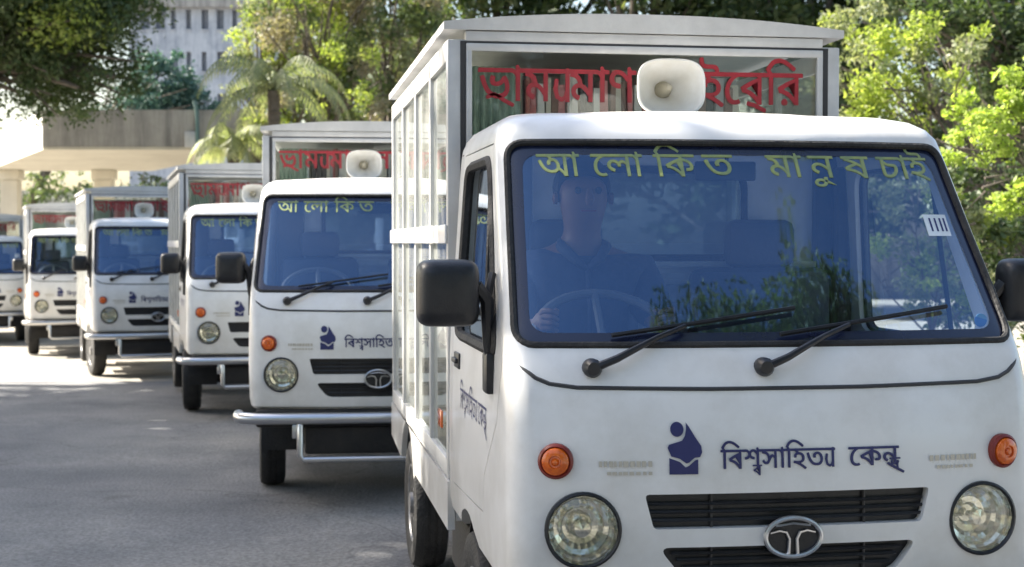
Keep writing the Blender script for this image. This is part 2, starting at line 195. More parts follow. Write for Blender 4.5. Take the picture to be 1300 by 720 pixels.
M['red']=mat('red_lettering',(.33,.014,.026),.5,noise=(.25,.012,.020),nscale=20)
M['yellow']=mat('yellow_lettering',(.32,.37,.13),.5,noise=(.20,.27,.14),nscale=30)
M['sticker']=mat('white_sticker',(.7,.76,.8),.5)
M['badge']=mat('faded_badge',(.55,.51,.43),.4,.2)
M['seat']=mat('seat_vinyl',(.05,.06,.09),.55,bump=.1)
M['cabin']=mat('cabin_lining',(.66,.68,.68),.6)
M['dash']=mat('dashboard_plastic',(.04,.042,.048),.6,bump=.1)
M['shelf']=mat('shelf_board',(.45,.45,.43),.6,noise=(.36,.36,.34))
M['curtain']=mat('green_curtain',(.30,.42,.34),.8,noise=(.24,.35,.28),nscale=15)
M['skin']=mat('skin',(.22,.11,.065),.5,noise=(.19,.09,.055))
M['hair']=mat('hair',(.008,.007,.007),.6)
M['shirt']=mat('blue_shirt',(.035,.05,.09),.8,noise=(.025,.035,.065),bump=.4,bscale=30)
M['trousers']=mat('dark_trousers',(.03,.03,.04),.8)
M['horn']=mat('offwhite_horn_plastic',(.80,.79,.75),.45,noise=(.70,.68,.62),nscale=10)
M['horn_in']=mat('horn_throat',(.42,.38,.28),.5)
M['door_text']=M['blue']
def glass(name, tint, refl_col, boost, rough=0.0, dirt=0.0):
    """tinted sheet glass: fresnel reflection over tinted see-through"""
    m,nt,out=nodes(name)
    tr=N(nt,'ShaderNodeBsdfTransparent'); tr.inputs['Color'].default_value=c4(tint)
    gl=N(nt,'ShaderNodeBsdfGlossy'); gl.inputs['Color'].default_value=c4(refl_col); gl.inputs['Roughness'].default_value=rough
    ge=N(nt,'ShaderNodeNewGeometry'); dt=N(nt,'ShaderNodeVectorMath',operation='DOT_PRODUCT'); L(nt,ge,'Incoming',dt,0); L(nt,ge,'Normal',dt,1)
    ab=N(nt,'ShaderNodeMath',operation='ABSOLUTE'); nt.links.new(dt.outputs['Value'],ab.inputs[0])
    sb=N(nt,'ShaderNodeMath',operation='SUBTRACT'); sb.inputs[0].default_value=1; L(nt,ab,0,sb,1)
    pw=N(nt,'ShaderNodeMath',operation='POWER'); pw.inputs[1].default_value=5; L(nt,sb,0,pw,0)
    ma=N(nt,'ShaderNodeMath',operation='MULTIPLY_ADD'); ma.inputs[1].default_value=.9-boost; ma.inputs[2].default_value=boost+.05; ma.use_clamp=True
    L(nt,pw,0,ma,0)
    mx=N(nt,'ShaderNodeMixShader'); L(nt,ma,0,mx,'Fac'); L(nt,tr,'BSDF',mx,1); L(nt,gl,'BSDF',mx,2)
    last=mx
    if dirt:
        df=N(nt,'ShaderNodeBsdfDiffuse'); df.inputs['Color'].default_value=(.55,.55,.52,1)
        tc=N(nt,'ShaderNodeTexCoord'); n=N(nt,'ShaderNodeTexNoise'); n.inputs['Scale'].default_value=4; n.inputs['Detail'].default_value=8
        L(nt,tc,'Object',n,'Vector')
        r=N(nt,'ShaderNodeMapRange'); r.inputs['From Min'].default_value=.35; r.inputs['From Max'].default_value=.75; r.inputs['To Max'].default_value=dirt; r.inputs['To Min'].default_value=dirt*.35
        L(nt,n,'Fac',r,'Value')
        m2=N(nt,'ShaderNodeMixShader'); L(nt,r,'Result',m2,'Fac'); L(nt,mx,'Shader',m2,1); L(nt,df,'BSDF',m2,2); last=m2
    L(nt,last,'Shader',out,'Surface'); return m
M['ws']=glass('windscreen_glass',(.66,.78,.93),(.33,.56,.92),.15,.025,.02)
M['sideglass']=glass('door_glass',(.85,.90,.92),(.8,.9,1),.05,0,.02)
M['boxglass']=glass('display_glass',(.97,.985,.97),(.95,1,1),-.028,0,.03)
M['boxside']=glass('dusty_display_glass',(.90,.90,.86),(.95,1,1),.10,0,.30)
M['lens']=glass('lamp_glass',(.96,.96,.93),(1,1,1),.03,.02)
def leafmat(name, a, b, c, trans=.35):
    m,nt,out=nodes(name)
    g=N(nt,'ShaderNodeNewGeometry')
    r=ramp(nt,[(0,a),(.5,b),(1,c)]); L(nt,g,'Random Per Island',r,'Fac')
    d=N(nt,'ShaderNodeBsdfPrincipled'); d.inputs['Roughness'].default_value=.55; L(nt,r,'Color',d,'Base Color')
    t=N(nt,'ShaderNodeBsdfTranslucent')
    mx0=N(nt,'ShaderNodeMixRGB'); mx0.blend_type='MULTIPLY'; mx0.inputs['Fac'].default_value=1; mx0.inputs['Color2'].default_value=(1.3,1.35,.7,1); L(nt,r,'Color',mx0,'Color1'); L(nt,mx0,'Color',t,'Color')
    mx=N(nt,'ShaderNodeMixShader'); mx.inputs['Fac'].default_value=trans; L(nt,d,'BSDF',mx,1); L(nt,t,'BSDF',mx,2); L(nt,mx,'Shader',out,'Surface'); return m
LM={'dark':leafmat('dark_leaves',(.035,.06,.018),(.055,.09,.028),(.09,.12,.045),.3),
 'mid':leafmat('mid_leaves',(.07,.11,.04),(.11,.15,.06),(.17,.19,.09),.4),
 'pale':leafmat('pale_leaves',(.17,.20,.11),(.25,.28,.16),(.34,.34,.21),.4),
 'bright':leafmat('bright_leaves',(.20,.27,.05),(.30,.37,.08),(.40,.43,.14),.5),
 'lime':leafmat('lime_leaves',(.24,.33,.06),(.34,.43,.09),(.43,.50,.14),.5),
 'blue':leafmat('bluegreen_leaves',(.035,.09,.08),(.06,.13,.12),(.09,.17,.15),.25),
 'dry':leafmat('dry_leaves',(.22,.19,.13),(.31,.27,.19),(.40,.36,.27),.3)}
M['bark']=mat('bark',(.10,.08,.06),.85,noise=(.17,.14,.11),nscale=12,bump=.8,bscale=25)

# ------------------------------------------------------------------ lettering
ADV={'ি':262,'ে':372,'ু':0,'া':262}
def gadv(g):
    if g in ADV: return ADV[g]
    return max(p[0] for gr in GL[g] for p in gr[0])-4
YA=('adv',70),('stroke',[(60,430),(30,260),(70,90),(170,30),(260,90),(300,220)],70),('stroke',[(300,640),(300,-10)],75),('stroke',[(-30,585),(380,585)],75)
def lay(tokens):
    """tokens: glyph strings, spaces, (glyph,dx,dy,scale) overlays, ('stroke',pts,w), ('adv',n)"""
    polys=[]; x=0
    for t in tokens:
        if isinstance(t,tuple):
            if t[0]=='stroke':
                pts=[Vector((x+a,b)) for a,b in t[1]]; w=t[2]/2
                A=[];B=[]
                for i,p in enumerate(pts):
                    d=(pts[min(i+1,len(pts)-1)]-pts[max(i-1,0)]).normalized(); n=Vector((-d.y,d.x))*w
                    A.append(tuple(p+n)); B.append(tuple(p-n))
                polys.append([A+B[::-1]])
            elif t[0]=='adv': x+=t[1]
            else:
                g,dx,dy,s=t
                for gr in GL[g]: polys.append([[(x+dx+p[0]*s,dy+p[1]*s) for p in c] for c in gr])
        else:
            for ch in t:
                if ch==' ': x+=330; continue
                for gr in GL[ch]: polys.append([[(x+p[0],p[1]) for p in c] for c in gr])
                x+=gadv(ch)
    return polys,x
def text_mesh(name, tokens, mp, material, layer=.00025, bold=0):
    """mp(x,y,k) maps glyph units to a point; k = contour layer"""
    polys,w=lay(tokens); mb=MB()
    for k,gr in enumerate(polys):
        flat=[p for c in gr for p in c]
        tris=tessellate_polygon([[Vector((p[0],p[1],0)) for p in c] for c in gr])
        for q,(bx_,by_) in enumerate([(0,0)]+([(bold,0),(bold*.5,bold*.6)] if bold else [])):
            mb.add([mp(p[0]+bx_,p[1]+by_,(k%3+q*3)*layer,w) for p in flat],[tuple(t) for t in tris])
    return mb.mesh(name,material,smooth=False,fix=False)
T_AA=['আ']; T_LO=['েলা']; T_KI=['িক']; T_TA=['ত']; T_MA=['মা']; T_NU=['ন',('ু',-150,0,1)]; T_SHA=['ষ']; T_CAI=['চাই']
T_B=['িব','শ',('ব',-330,-230,.55),'সা','িহ','ত',('adv',-20),*YA,('adv',340)]
T_K=['েক','ন',('দ',-330,-140,.6),('stroke',[(-420,60),(-250,-40),(0,-170),(170,-260)],70)]
T_R1=['ভ',('stroke',[(-560,60),(-380,120),(-180,10),(30,-90)],60),'াম',('adv',-20),*YA,('adv',330),'মাণ']
T_R2=['লা']
T_R3=['ই','েব',('stroke',[(-420,20),(-250,-20),(0,-130)],65),'ির']

# ------------------------------------------------------------------ truck
HW=.69
SEC=[ # z, half width, front y, corner radius
(.545,.675,-.020,.07),(.56,.690,-.042,.075),(.60,.698,-.052,.08),(.75,.702,-.056,.08),(.90,.702,-.050,.08),(.98,.701,-.040,.075),(1.06,.700,-.022,.07),
(1.12,.698,.000,.065),(1.165,.696,.024,.06),(1.20,.694,.050,.055),(1.35,.684,.160,.05),(1.50,.674,.272,.05),(1.65,.665,.380,.05),(1.715,.660,.424,.055),
(1.745,.655,.440,.06),(1.775,.642,.468,.08),(1.80,.620,.520,.10),(1.818,.585,.60,.14),(1.828,.52,.72,.2)]
def sec_at(z):
    for a,b in zip(SEC,SEC[1:]):
        if a[0]<=z<=b[0]:
            t=(z-a[0])/(b[0]-a[0]); return [a[i]*(1-t)+b[i]*t for i in range(4)]
    return list(SEC[0] if z<SEC[0][0] else SEC[-1])
def bow(u,w): return .075*min(1,abs(u)/w)**2.4
def fy(u,z,off=0.0):
    """y of the front skin at lateral u, height z"""
    _,w,y0,r=sec_at(z)
    y=y0+bow(u,w)
    e=abs(u)-(w-r)
    if e>0:
        e=min(e,r*.999); y+= r-sqrt(max(0,r*r-e*e))
    return y-off
YB=1.33
def outline(z,w,y0,r,ins=0.0,yb=YB):
    w-=ins; yb-=ins; pts=[]
    nf=26
    for i in range(nf+1):
        u=-(w-r)+2*(w-r)*i/nf; pts.append((u,y0+ins+bow(u,w)))
    yc=y0+ins+bow(w-r,w)+r
    for i in range(1,8):
        a=-pi/2+pi/2*i/7; pts.append((w-r+r*cos(a),yc+r*sin(a)))
    rb=.03
    for i in range(1,9): pts.append((w,yc+(yb-rb-yc)*i/8))
    pts.append((w-rb*.3,yb-rb*.3)); pts.append((w-rb,yb))
    for i in range(1,8): pts.append((w-rb-2*(w-rb)*i/8,yb))
    pts.append((-(w-rb),yb)); pts.append((-(w-rb*.3),yb-rb*.3))
    for i in range(8,0,-1): pts.append((-w,yc+(yb-rb-yc)*i/8))
    for i in range(7,0,-1):
        a=-pi/2+pi/2*i/7; pts.append((-(w-r+r*cos(a)),yc+r*sin(a)))
    return [(x,y,z) for x,y in pts]
def loft(secs,ins):
    mb=MB(); rings=[outline(z,w,y0,r,ins) for z,w,y0,r in secs]; n=len(rings[0])
    vs=[p for q in rings for p in q]; fs=[]
    for i in range(len(rings)-1):
        for j in range(n): fs.append((i*n+j,i*n+(j+1)%n,(i+1)*n+(j+1)%n,(i+1)*n+j))
    # caps with concentric fill
    def cap(ri,flip,dz):
        base=ri*n; c=Vector((0,.78,0)); z=rings[ri][0][2]
        prev=list(range(base,base+n))
        for s_,h in ((.7,dz*.6),(.35,dz*.9)):
            st=len(vs)
            for k in range(n):
                p=rings[ri][k]; vs.append((p[0]*s_,c.y+(p[1]-c.y)*s_,z+h))
            cur=list(range(st,st+n))
            for k in range(n): fs.append((prev[k],prev[(k+1)%n],cur[(k+1)%n],cur[k]))
            prev=cur
        st=len(vs); vs.append((0,c.y,z+dz))
        for k in range(n): fs.append((prev[k],prev[(k+1)%n],st))
    cap(0,True,0.0); cap(len(rings)-1,False,.012 if ins==0 else .006)
    mb.add(vs,fs); me=mb.mesh('shell',M['paint'],smooth=False); return me
WSP=rpoly([(-.672,1.184),(.672,1.184),(.634,1.722),(-.634,1.722)],.05,6)
SWP=rpoly([(.27,1.15),(.60,1.68),(1.10,1.68),(1.12,1.15)],.07,5)
RWP=rpoly([(-.31,1.39),(.31,1.39),(.31,1.69),(-.31,1.69)],.07,5)
DOORP=[(.165,1.125),(.235,.97),(.46,.80),(.50,.69),(1.20,.66),(1.20,1.725),(.575,1.725)]
def cyl(c,r,a,b,axis,n=40):
    mb=MB(); poly=[(c[0]+r*cos(2*pi*i/n),c[1]+r*sin(2*pi*i/n)) for i in range(n)]
    mb.prism(poly,a,b,axis); return mb.mesh('c',M['paint'],False)
def pr(poly,a,b,axis):
    mb=MB(); mb.prism(poly,a,b,axis); return mb.mesh('c',M['paint'],False)
def shrink(poly,d):
    c=Vector((sum(p[0] for p in poly)/len(poly),sum(p[1] for p in poly)/len(poly)))
    out=[]
    for p in poly:
        v=Vector(p)-c; l=v.length; out.append(tuple(c+v*((l-d)/l)))
    return out
GU=rpoly([(-.372,.822),(.372,.822),(.350,.736),(-.350,.736)],.012,3)
GLo=rpoly([(-.338,.690),(.338,.690),(.275,.612),(-.275,.612)],.03,5)
AR=(.86,.285); RR=(2.96,.285)
outer=loft(SEC,0.0)
insec=[(z,w,y0,r) for z,w,y0,r in SEC if .58<z<1.80]; insec=[(.575,.698,-.052,.08)]+insec+[(1.79,.630,.50,.09)]
inner=loft(insec,.035)
cuts=[inner,pr(WSP,-.5,.72,'y'),pr(RWP,1.0,1.6,'y'),pr(GU,-.3,.02,'y'),pr(GLo,-.3,.02,'y'),
      cyl((-.5235,.735),.094,-.3,.12,'y'),cyl((.5235,.735),.094,-.3,.12,'y'),
      cyl(AR,.345,-1,-.42,'x'),cyl(AR,.345,.42,1,'x')]
shell=boolean(outer,cuts)
swc=pr(SWP,-1,1,'x')
def sidebox(poly,s): return pr(poly,s*.5,s*1.0,'x')
doors={}
shell2=shell
for s in (-1,1):
    doors[s]=boolean(shell,[sidebox(shrink(DOORP,.0045),s)],'INTERSECT')
    doors[s]=boolean(doors[s],[swc])
shell2=boolean(shell,[sidebox(DOORP,-1),sidebox(DOORP,1)])
for me in [shell2,doors[-1],doors[1]]:
    me.materials.clear(); finish(me,M['paint'],True,28)

def surf_tube(mb, pts, r, off=0.0, n=6, closed=False, sub=8):
    P=[]
    k=len(pts)
    for i in range(k if closed else k-1):
        a=pts[i]; b=pts[(i+1)%k]
        for j in range(sub):
            t=j/sub; u=a[0]*(1-t)+b[0]*t; z=a[1]*(1-t)+b[1]*t; P.append((u,fy(u,z,off),z))
    if not closed: u,z=pts[-1]; P.append((u,fy(u,z,off),z))
    mb.tube(P,r,n,closed=closed)
def surf_poly(mb, poly, off, n=18):
    """strip-filled polygon on the front skin: poly symmetric convex, given as list"""
    pass
def ws_sheet(off,poly,nu=28,nv=14,th=.005):
    """curved sheet filling the windscreen outline"""
    mb=MB(); z0=min(p[1] for p in poly)-.012; z1=max(p[1] for p in poly)+.012
    vs=[]
    for i in range(nv+1):
        z=z0+(z1-z0)*i/nv; hw=.672+(.634-.672)*(z-1.184)/(1.722-1.184)+.010
        for j in range(nu+1):
            u=-hw+2*hw*j/nu; vs.append((u,fy(u,z,-off),z))
    fs=[(i*(nu+1)+j,i*(nu+1)+j+1,(i+1)*(nu+1)+j+1,(i+1)*(nu+1)+j) for i in range(nv) for j in range(nu)]
    mb.add(vs,fs); return mb
def make_truck():
    t=empty('mini_truck')
    obj('cab_body',shell2,t)
    # --- windscreen
    ws=ws_sheet(.012,WSP).build('windscreen',M['ws'],t,True,180)
    g=MB(); surf_tube(g,WSP,.010,-.002,8,True,12); g.build('rubber_seal',M['rubber'],ws)
    # ceramic border band inside the glass
    b=MB(); WD=[]
    for i in range(len(WSP)):
        p,q=WSP[i],WSP[(i+1)%len(WSP)]; m_=max(1,int(math.dist(p,q)/.05))
        WD+=[(p[0]+(q[0]-p[0])*j/m_,p[1]+(q[1]-p[1])*j/m_) for j in range(m_)]
    k=len(WD)
    for (du,dz0,dz1) in ((.040,.03,.035),):
        vs=[];fs=[]
        for u,z in WD:
            iu=u*(1-du/.65*1.0); iz=z+(dz0 if z<1.45 else -dz1)*min(1,abs(z-1.45)/.25)
            for t_ in (0,.5,1):
                uu=u*(1-t_)+iu*t_; zz=z*(1-t_)+iz*t_; vs.append((uu,fy(uu,zz,-.0105),zz))
        for i in range(k):
            for q in range(2): fs.append((i*3+q,i*3+q+1,((i+1)%k)*3+q+1,((i+1)%k)*3+q))
        b.add(vs,fs)
    b.build('tinted_border',M['navyband'],ws)
    for nm,tk,x0,x1 in [('aa',T_AA,-.557,-.442),('lo',T_LO,-.409,-.27),('ki',T_KI,-.236,-.123),('ta',T_TA,-.098,-.013),('ma',T_MA,.086,.188),('nu',T_NU,.211,.285),('sh',T_SHA,.312,.394),('ca',T_CAI,.423,.585)]:
        def mp(x,y,kk,w,x0=x0,x1=x1):
            u=x0+(x1-x0)*x/w; z=1.625+y/620*.062; return (u,fy(u,z,-.0112+kk),z)
        obj('lettering',text_mesh('lettering',tk,mp,M['yellow'],bold=20),ws)
    s=MB(); u0,u1,z0,z1=.520,.594,1.462,1.522
    s.add([(u,fy(u,z,-.0110),z) for u,z in ((u0,z0),(u1,z0),(u1,z1),(u0,z1))],[(0,1,2,3)]); s.m=1
    for q in (.535,.552,.568,.581): s.add([(u,fy(u,z,-.0104),z) for u,z in ((q,1.475),(q+.006,1.475),(q+.006,1.512),(q,1.512))],[(0,1,2,3)])
    s.build('sticker',[M['sticker'],M['blue']],ws,False,fix=False)
    s=MB(); s.lathe([(.018,0),(.018,.001)],(.60,fy(.60,1.235,-.0165),1.235),'y',20); s.build('round_sticker',M['bluest'],ws)
    # --- wipers
    for px in (-.491,-.056):
        w=MB(); y0=fy(px,1.131)
        w.lathe([(.0,-.035),(.016,-.033),(.024,-.02),(.024,.004)],(px,y0,1.131),'y',18)
        A=[(px,y0-.022,1.131),(px+.06,fy(px+.06,1.155)-.03,1.155),(px+.17,fy(px+.17,1.205)-.026,1.205),(px+.25,fy(px+.25,1.232)-.016,1.232)]
        w.tube(A,[.011,.010,.007,.006],8)
        B=[(px+q,fy(px+q,1.208+.066*(q-.05)/.5)-.008,1.208+.066*(q-.05)/.5) for q in (.06,.16,.26,.36,.46,.55)]
        w.tube(B,.0065,6)
        w.build('wiper',M['black'],t)
    # --- cowl seam
    g=MB(); surf_tube(g,[(-.690,1.160),(-.664,1.132),(-.63,1.106),(-.597,1.092),(-.53,1.083),(-.2,1.078),(.2,1.078),(.53,1.083),(.597,1.092),(.63,1.106),(.664,1.132),(.690,1.160)],.0055,.0005,6,False,5)
    g.build('cowl_seam',M['alu_dark'],t)
    # --- grille
    g=MB()
    for poly,zs in ((GU,(.755,.775,.795)),(GLo,(.635,.655,.672))):
        nb=24
        zlo=min(p[1] for p in poly)-.01; zhi=max(p[1] for p in poly)+.01
        hw=max(p[0] for p in poly)+.01
        vs=[];
        for z in (zlo,zhi):
            for i in range(nb+1):
                u=-hw+2*hw*i/nb; vs.append((u,fy(u,z)+.030,z))
        g.add(vs,[(i,i+1,i+nb+2,i+nb+1) for i in range(nb)])
        for z in zs:
            h2=hw-.02-(.0 if poly is GU else (.690-z)*.8)
            g.tube([(u,fy(u,z)+.020,z) for u in np.linspace(-h2,h2,15)],.0045,5)
        for u in (-.2,.2): g.tube([(u,fy(u,zlo)+.022,zlo),(u,fy(u,zhi)+.022,zhi)],.004,5)
    g.build('grille',M['black'],t,fix=False)
    e=MB(); zc=.712; E2=[(.072*cos(a),.048*sin(a)) for a in np.linspace(0,2*pi,33)[:-1]]
    yb=fy(0,zc)
    def ey(u): return fy(u,zc)-.010
    e.tube([(u,ey(u)-.003,zc+v) for u,v in E2],.0065,8,closed=True)
    e.m=1; e.add([(u*.95,ey(u)+.004,zc+v*.95) for u,v in E2],[tuple(range(32))]); e.m=0
    # T-shaped mark with an arched bar
    for sgn in (-1,1):
        e.tube([(sgn*.012,yb-.012,zc-.045),(sgn*.010,yb-.012,zc-.005),(sgn*.018,yb-.012,zc+.012),(sgn*.036,yb-.011,zc+.016),(sgn*.058,yb-.009,zc+.010)],[.005,.0045,.0045,.004,.003],6)
    e.tube([(-.045,ey(0)-.001,zc+.028),(0,yb-.012,zc+.034),(.045,ey(0)-.001,zc+.028)],.003,6)
    e.build('emblem',[M['chrome'],M['black']],t,fix=False)
    # --- headlights
    for sx in (-1,1):
        cx=.5235*sx; cz=.735; y=fy(cx,cz)
        h=empty('headlight'); h.parent=t; h.location=(cx,y,cz)
        h.rotation_euler=(0,0,R(5)*sx)
        m=MB(); m.lathe([(.093,.03),(.0955,.0),(.0955,-.008),(.090,-.011),(.086,-.006),(.085,.02)],(0,0,0),'y',40,cap=False); m.build('bezel',M['black'],h,fix=False)
        m=MB(); m.lathe([(.086,-.004),(.083,.020),(.076,.028),(.070,.043),(.058,.048),(.046,.062),(.030,.064),(.022,.074),(.0,.076)],(0,0,0),'y',20,cap=False); 
        m.lathe([(.0,-.004),(.020,.0),(.024,.012),(.014,.03),(.010,.05),(.0,.06)],(0,0.01,0),'y',20); m.build('reflector',M['refl'],h,smooth=False,fix=False)
        m=MB(); prof=[(.0,-.020),(.02,-.0195),(.04,-.017),(.06,-.012),(.075,-.005),(.0855,.001)]
        m.lathe(prof,(0,0,0),'y',48)
        for q in np.arange(-.06,.061,.024):
            hh=sqrt(max(0,.080**2-q*q)); m.tube([(q,-.0195+ (q*q+zz*zz)*2.6,zz) for zz in np.linspace(-hh,hh,9)],.0011,5,cap=False)
        m.build('lens',M['lens'],h,fix=False)
        cx=.588*sx; cz=.905; y=fy(cx,cz)
        d=empty('indicator'); d.parent=t; d.location=(cx,y+.002,cz); d.rotation_euler=(0,0,R(16)*sx)
        m=MB(); m.lathe([(.044,.02),(.044,-.010),(.038,-.016),(.034,-.012)],(0,0,0),'y',32); m.build('rim',M['amber_rim'],d,fix=False)
        m=MB(); m.lathe([(.035,-.010),(.033,-.020),(.024,-.026),(.016,-.027),(.014,-.022),(.010,-.022),(.006,-.029),(0,-.030)],(0,0,0),'y',32); m.build('amber_lens',M['amber'],d,fix=False)
    # --- front lettering and crest
    def fm(u0,u1,z0,h):
        def mp(x,y,kk,w):
            u=u0+(u1-u0)*x/w; z=z0+y/620*h; return (u,fy(u,z,.0035+kk),z)
        return mp
    obj('lettering',text_mesh('lettering',T_B,fm(-.182,.110,.883,.046),M['blue'],bold=26),t)
    obj('lettering',text_mesh('lettering',T_K,fm(.150,.285,.883,.046),M['blue'],bold=26),t)
    lg=MB()
    def lp(poly,k=0):
        tr=tessellate_polygon([[Vector((a,b,0)) for a,b in poly]])
        lg.add([(-.315+a*.00088,fy(-.315+a*.00088,1.0-b*.00096,.0035+k),1.0-b*.00096) for a,b in poly],[tuple(x) for x in tr])
    # drawn in a ~100 x 125 frame, y down
    lp([(28+19*cos(a),19+19*sin(a)) for a in np.linspace(0,2*pi,25)[:-1]])
    lp([(54,2),(62,12),(80,40),(96,62),(98,78),(92,90),(76,92),(60,104),(52,106),(34,94),(10,88),(0,66),(4,58),(20,54),(42,48),(50,36),(54,18)])
    lp([(4,92),(34,102),(50,116),(60,112),(78,98),(86,96),(86,134),(4,134)],.0002)
    lg.build('crest',M['blue'],t,False,fix=False)
    for u0,u1,zt in ((-.485,-.345,.905),(.372,.505,.902)):
        bd=MB(); rnd=random.Random(3 if u0<0 else 5)
        for row,hh in ((0,.014),(.026,.008)):
            u=u0+(.0 if row==0 else .02)
            while u<u1-.006:
                w=rnd.uniform(.006,.013); z=zt-row
                bd.add([(uu,fy(uu,zz,.0035),zz) for uu,zz in ((u,z-hh),(u+w,z-hh),(u+w,z),(u,z))],[(0,1,2,3)]); u+=w+rnd.uniform(.002,.006)
        bd.build('badge',M['badge'],t,False,fix=False)
    # --- doors
    for s in (-1,1):
        d=obj('door',doors[s],t)
        pn=MB(); 
        def sx_(z,ins=.014):
            return s*(sec_at(z)[1]-ins)
        zs=[1.12,1.25,1.38,1.50,1.60,1.70]; vs=[]
        for z in zs:
            yf=.27+(z-1.15)/.53*.33-.02
            for q in range(5): vs.append((sx_(z),yf+(1.14-yf)*q/4,z))
        pn.add(vs,[(i*5+j,i*5+j+1,i*5+j+6,i*5+j+5) for i in range(5) for j in range(4)]); pn.build('window_pane',M['sideglass'],d)
        g=MB(); g.tube([(sx_(z,.004),y,z) for y,z in SWP],.016,6,closed=True)
        g.tube([(sx_(1.16,.004),.50,1.155),(sx_(1.60,.004),.585,1.62)],.008,6)
        g.build('window_seal',M['rubber'],d)
        h=MB(); xx=s*sec_at(1.06)[1]; h.box((xx-s*.004,1.02,1.045),(xx+s*.006,1.14,1.095),.004); h.box((xx+s*.004,1.035,1.062),(xx+s*.016,1.125,1.078),.004); h.build('handle',M['black'],d)
        # crest and words on the door
        def dm(ya,yb_,z0,h_):
            def mp(x,y,kk,w):
                q=x/w; yy=ya+(yb_-ya)*q; z=z0+y/620*h_; return (s*(sec_at(z)[1]+.002+kk),yy,z)
            return mp
        if s<0: a,b=1.0,.42
        else: a,b=.50,1.08
        obj('lettering',text_mesh('lettering',T_B+[' ']+T_K,dm(a,b,.93,.060),M['blue']),d)
        # mirror
        m=empty('wing_mirror'); m.parent=t; m.location=(s*.70,.30,1.31)
        mm=MB(); mm.lathe([(.0,-.046),(.55,-.045),(.80,-.038),(.93,-.024),(.99,-.004),(1,.014),(1,.032),(.97,.038),(.90,.038),(.88,.034),(0,.034)],(s*.12,0,0),'y',56,.083,.089,5.5)
        mm.build('housing',M['black'],m,True,40,fix=False)
        g=MB(); g.box((s*.12-.068,.038,-.072),(s*.12+.068,.0405,.072),.001); g.build('mirror_glass',M['mirror'],m)
        g=MB(); g.tube([(s*.045,0,.02),(s*.015,.01,-.02),(s*.012,.02,-.14),(s*.0,.03,-.19)],[.018,.020,.014,.016],8); g.box((-s*.01,.0,-.27),(s*.02,.075,-.16),.008); g.tube([(s*.02,.01,-.04),(-s*.005,.05,.05)],.012,6); g.build('bracket',M['black'],m)
    # --- bumper and guard
    b=MB(); P=[(-.76,.10,.505),(-.755,.02,.505),(-.73,-.05,.505),(-.66,-.095,.505)]+[(x,-.115,.505) for x in (-.4,-.2,0,.2,.4)]+[(.66,-.095,.505),(.73,-.05,.505),(.755,.02,.505),(.76,.10,.505)]
    b.tube(P,.031,12); b.build('chrome_bumper_bar',M['chrome'],t)
    b=MB(); b.tube([(-.42,-.10,.50),(-.42,-.125,.44),(-.42,-.125,.31),(-.40,-.125,.285),(.40,-.125,.285),(.42,-.125,.31),(.42,-.125,.44),(.42,-.10,.50)],.017,10)
    for s in (-1,1): b.box((s*.45-.012,-.13,.40),(s*.45+.02,-.10,.475),.006)
    b.build('nudge_bar',M['chrome'],t)
    b=MB(); b.box((-.66,-.04,.45),(.66,.06,.545),.015); b.box((-.40,-.03,.30),(.40,.03,.45),.015); b.build('front_valance',M['under'],t)
    # --- chassis
    c=MB()
    for s in (-1,1): c.box((s*.32,.0,.40),(s*.40,3.80,.50),.008)
    for y in (.2,1.0,1.9,2.5,3.7): c.box((-.38,y,.41),(.38,y+.06,.49))
    for y in (AR[0],RR[0]): c.tube([(-.6,y,.28),(-.25,y,.27),(.25,y,.27),(.6,y,.28)],[.035,.04,.04,.035],10)
    c.lathe([(0,-.12),(.11,-.09),(.12,.09),(0,.12)],(0.02,RR[0],.28),'y',14); c.box((-.36,1.35,.22),(-.62,1.95,.46),.03); c.box((.36,1.5,.25),(.60,2.0,.45),.03)
    for s in (-1,1):
        for k,yc in ((0,AR),(1,RR)): # arch liners
            q=[(yc[0]+.335*cos(a),yc[1]+.335*sin(a)) for a in np.linspace(-.1,pi+.1,16)]+[(yc[0]+.345*cos(a),yc[1]+.345*sin(a)) for a in np.linspace(pi+.1,-.1,16)]
            if k==0: c.prism([(min(max(y,.05),1.3),z) for y,z in q],s*.42,s*.66,'x')
    c.box((-.62,.08,.50),(.62,.50,.56)); c.box((-.42,.50,.50),(.42,1.30,.575))
    c.build('chassis',M['under'],t)
    # --- wheels
    for s in (-1,1):
        for y in (AR[0],RR[0]):
            w=empty('wheel'); w.parent=t; w.location=(s*.615,y,.283)
            ty=MB(); ty.lathe([(.165,-.060),(.20,-.072),(.245,-.076),(.272,-.068),(.282,-.050),(.283,.0),(.282,.050),(.272,.068),(.245,.076),(.20,.072),(.165,.060),(.165,-.060)],(0,0,0),'x',48)
            for q in (-.03,0,.03): ty.lathe([(.2835,q-.004),(.2865,q-.004),(.2865,q+.012),(.2835,q+.012)],(0,0,0),'x',48)
            ty.build('tyre',M['rubber'],w)
            ri=MB(); o=s
            ri.lathe([(.168,-.058*o),(.172,.066*o),(.162,.066*o),(.150,.045*o),(.125,.030*o),(.105,.045*o),(.07,.052*o),(.05,.050*o),(.045,.075*o),(.0,.080*o)],(0,0,0),'x',36)
            for k in range(6): a=2*pi*k/6; ri.lathe([(0,.062*o),(.009,.060*o),(.009,.040*o)],(0,.075*cos(a),.075*sin(a)),'x',8)
            ri.build('rim',M['rim'],w)
    # --- cabin
    d=MB(); d.prism([(.14,.75),(.42,.80),(.46,.95),(.42,1.06),(.30,1.135),(.15,1.15),(.12,1.0),(.12,.8)],-.62,.62,'x'); d.box((-.50,.28,1.09),(-.16,.42,1.185),.02); d.build('dashboard',M['dash'],t)
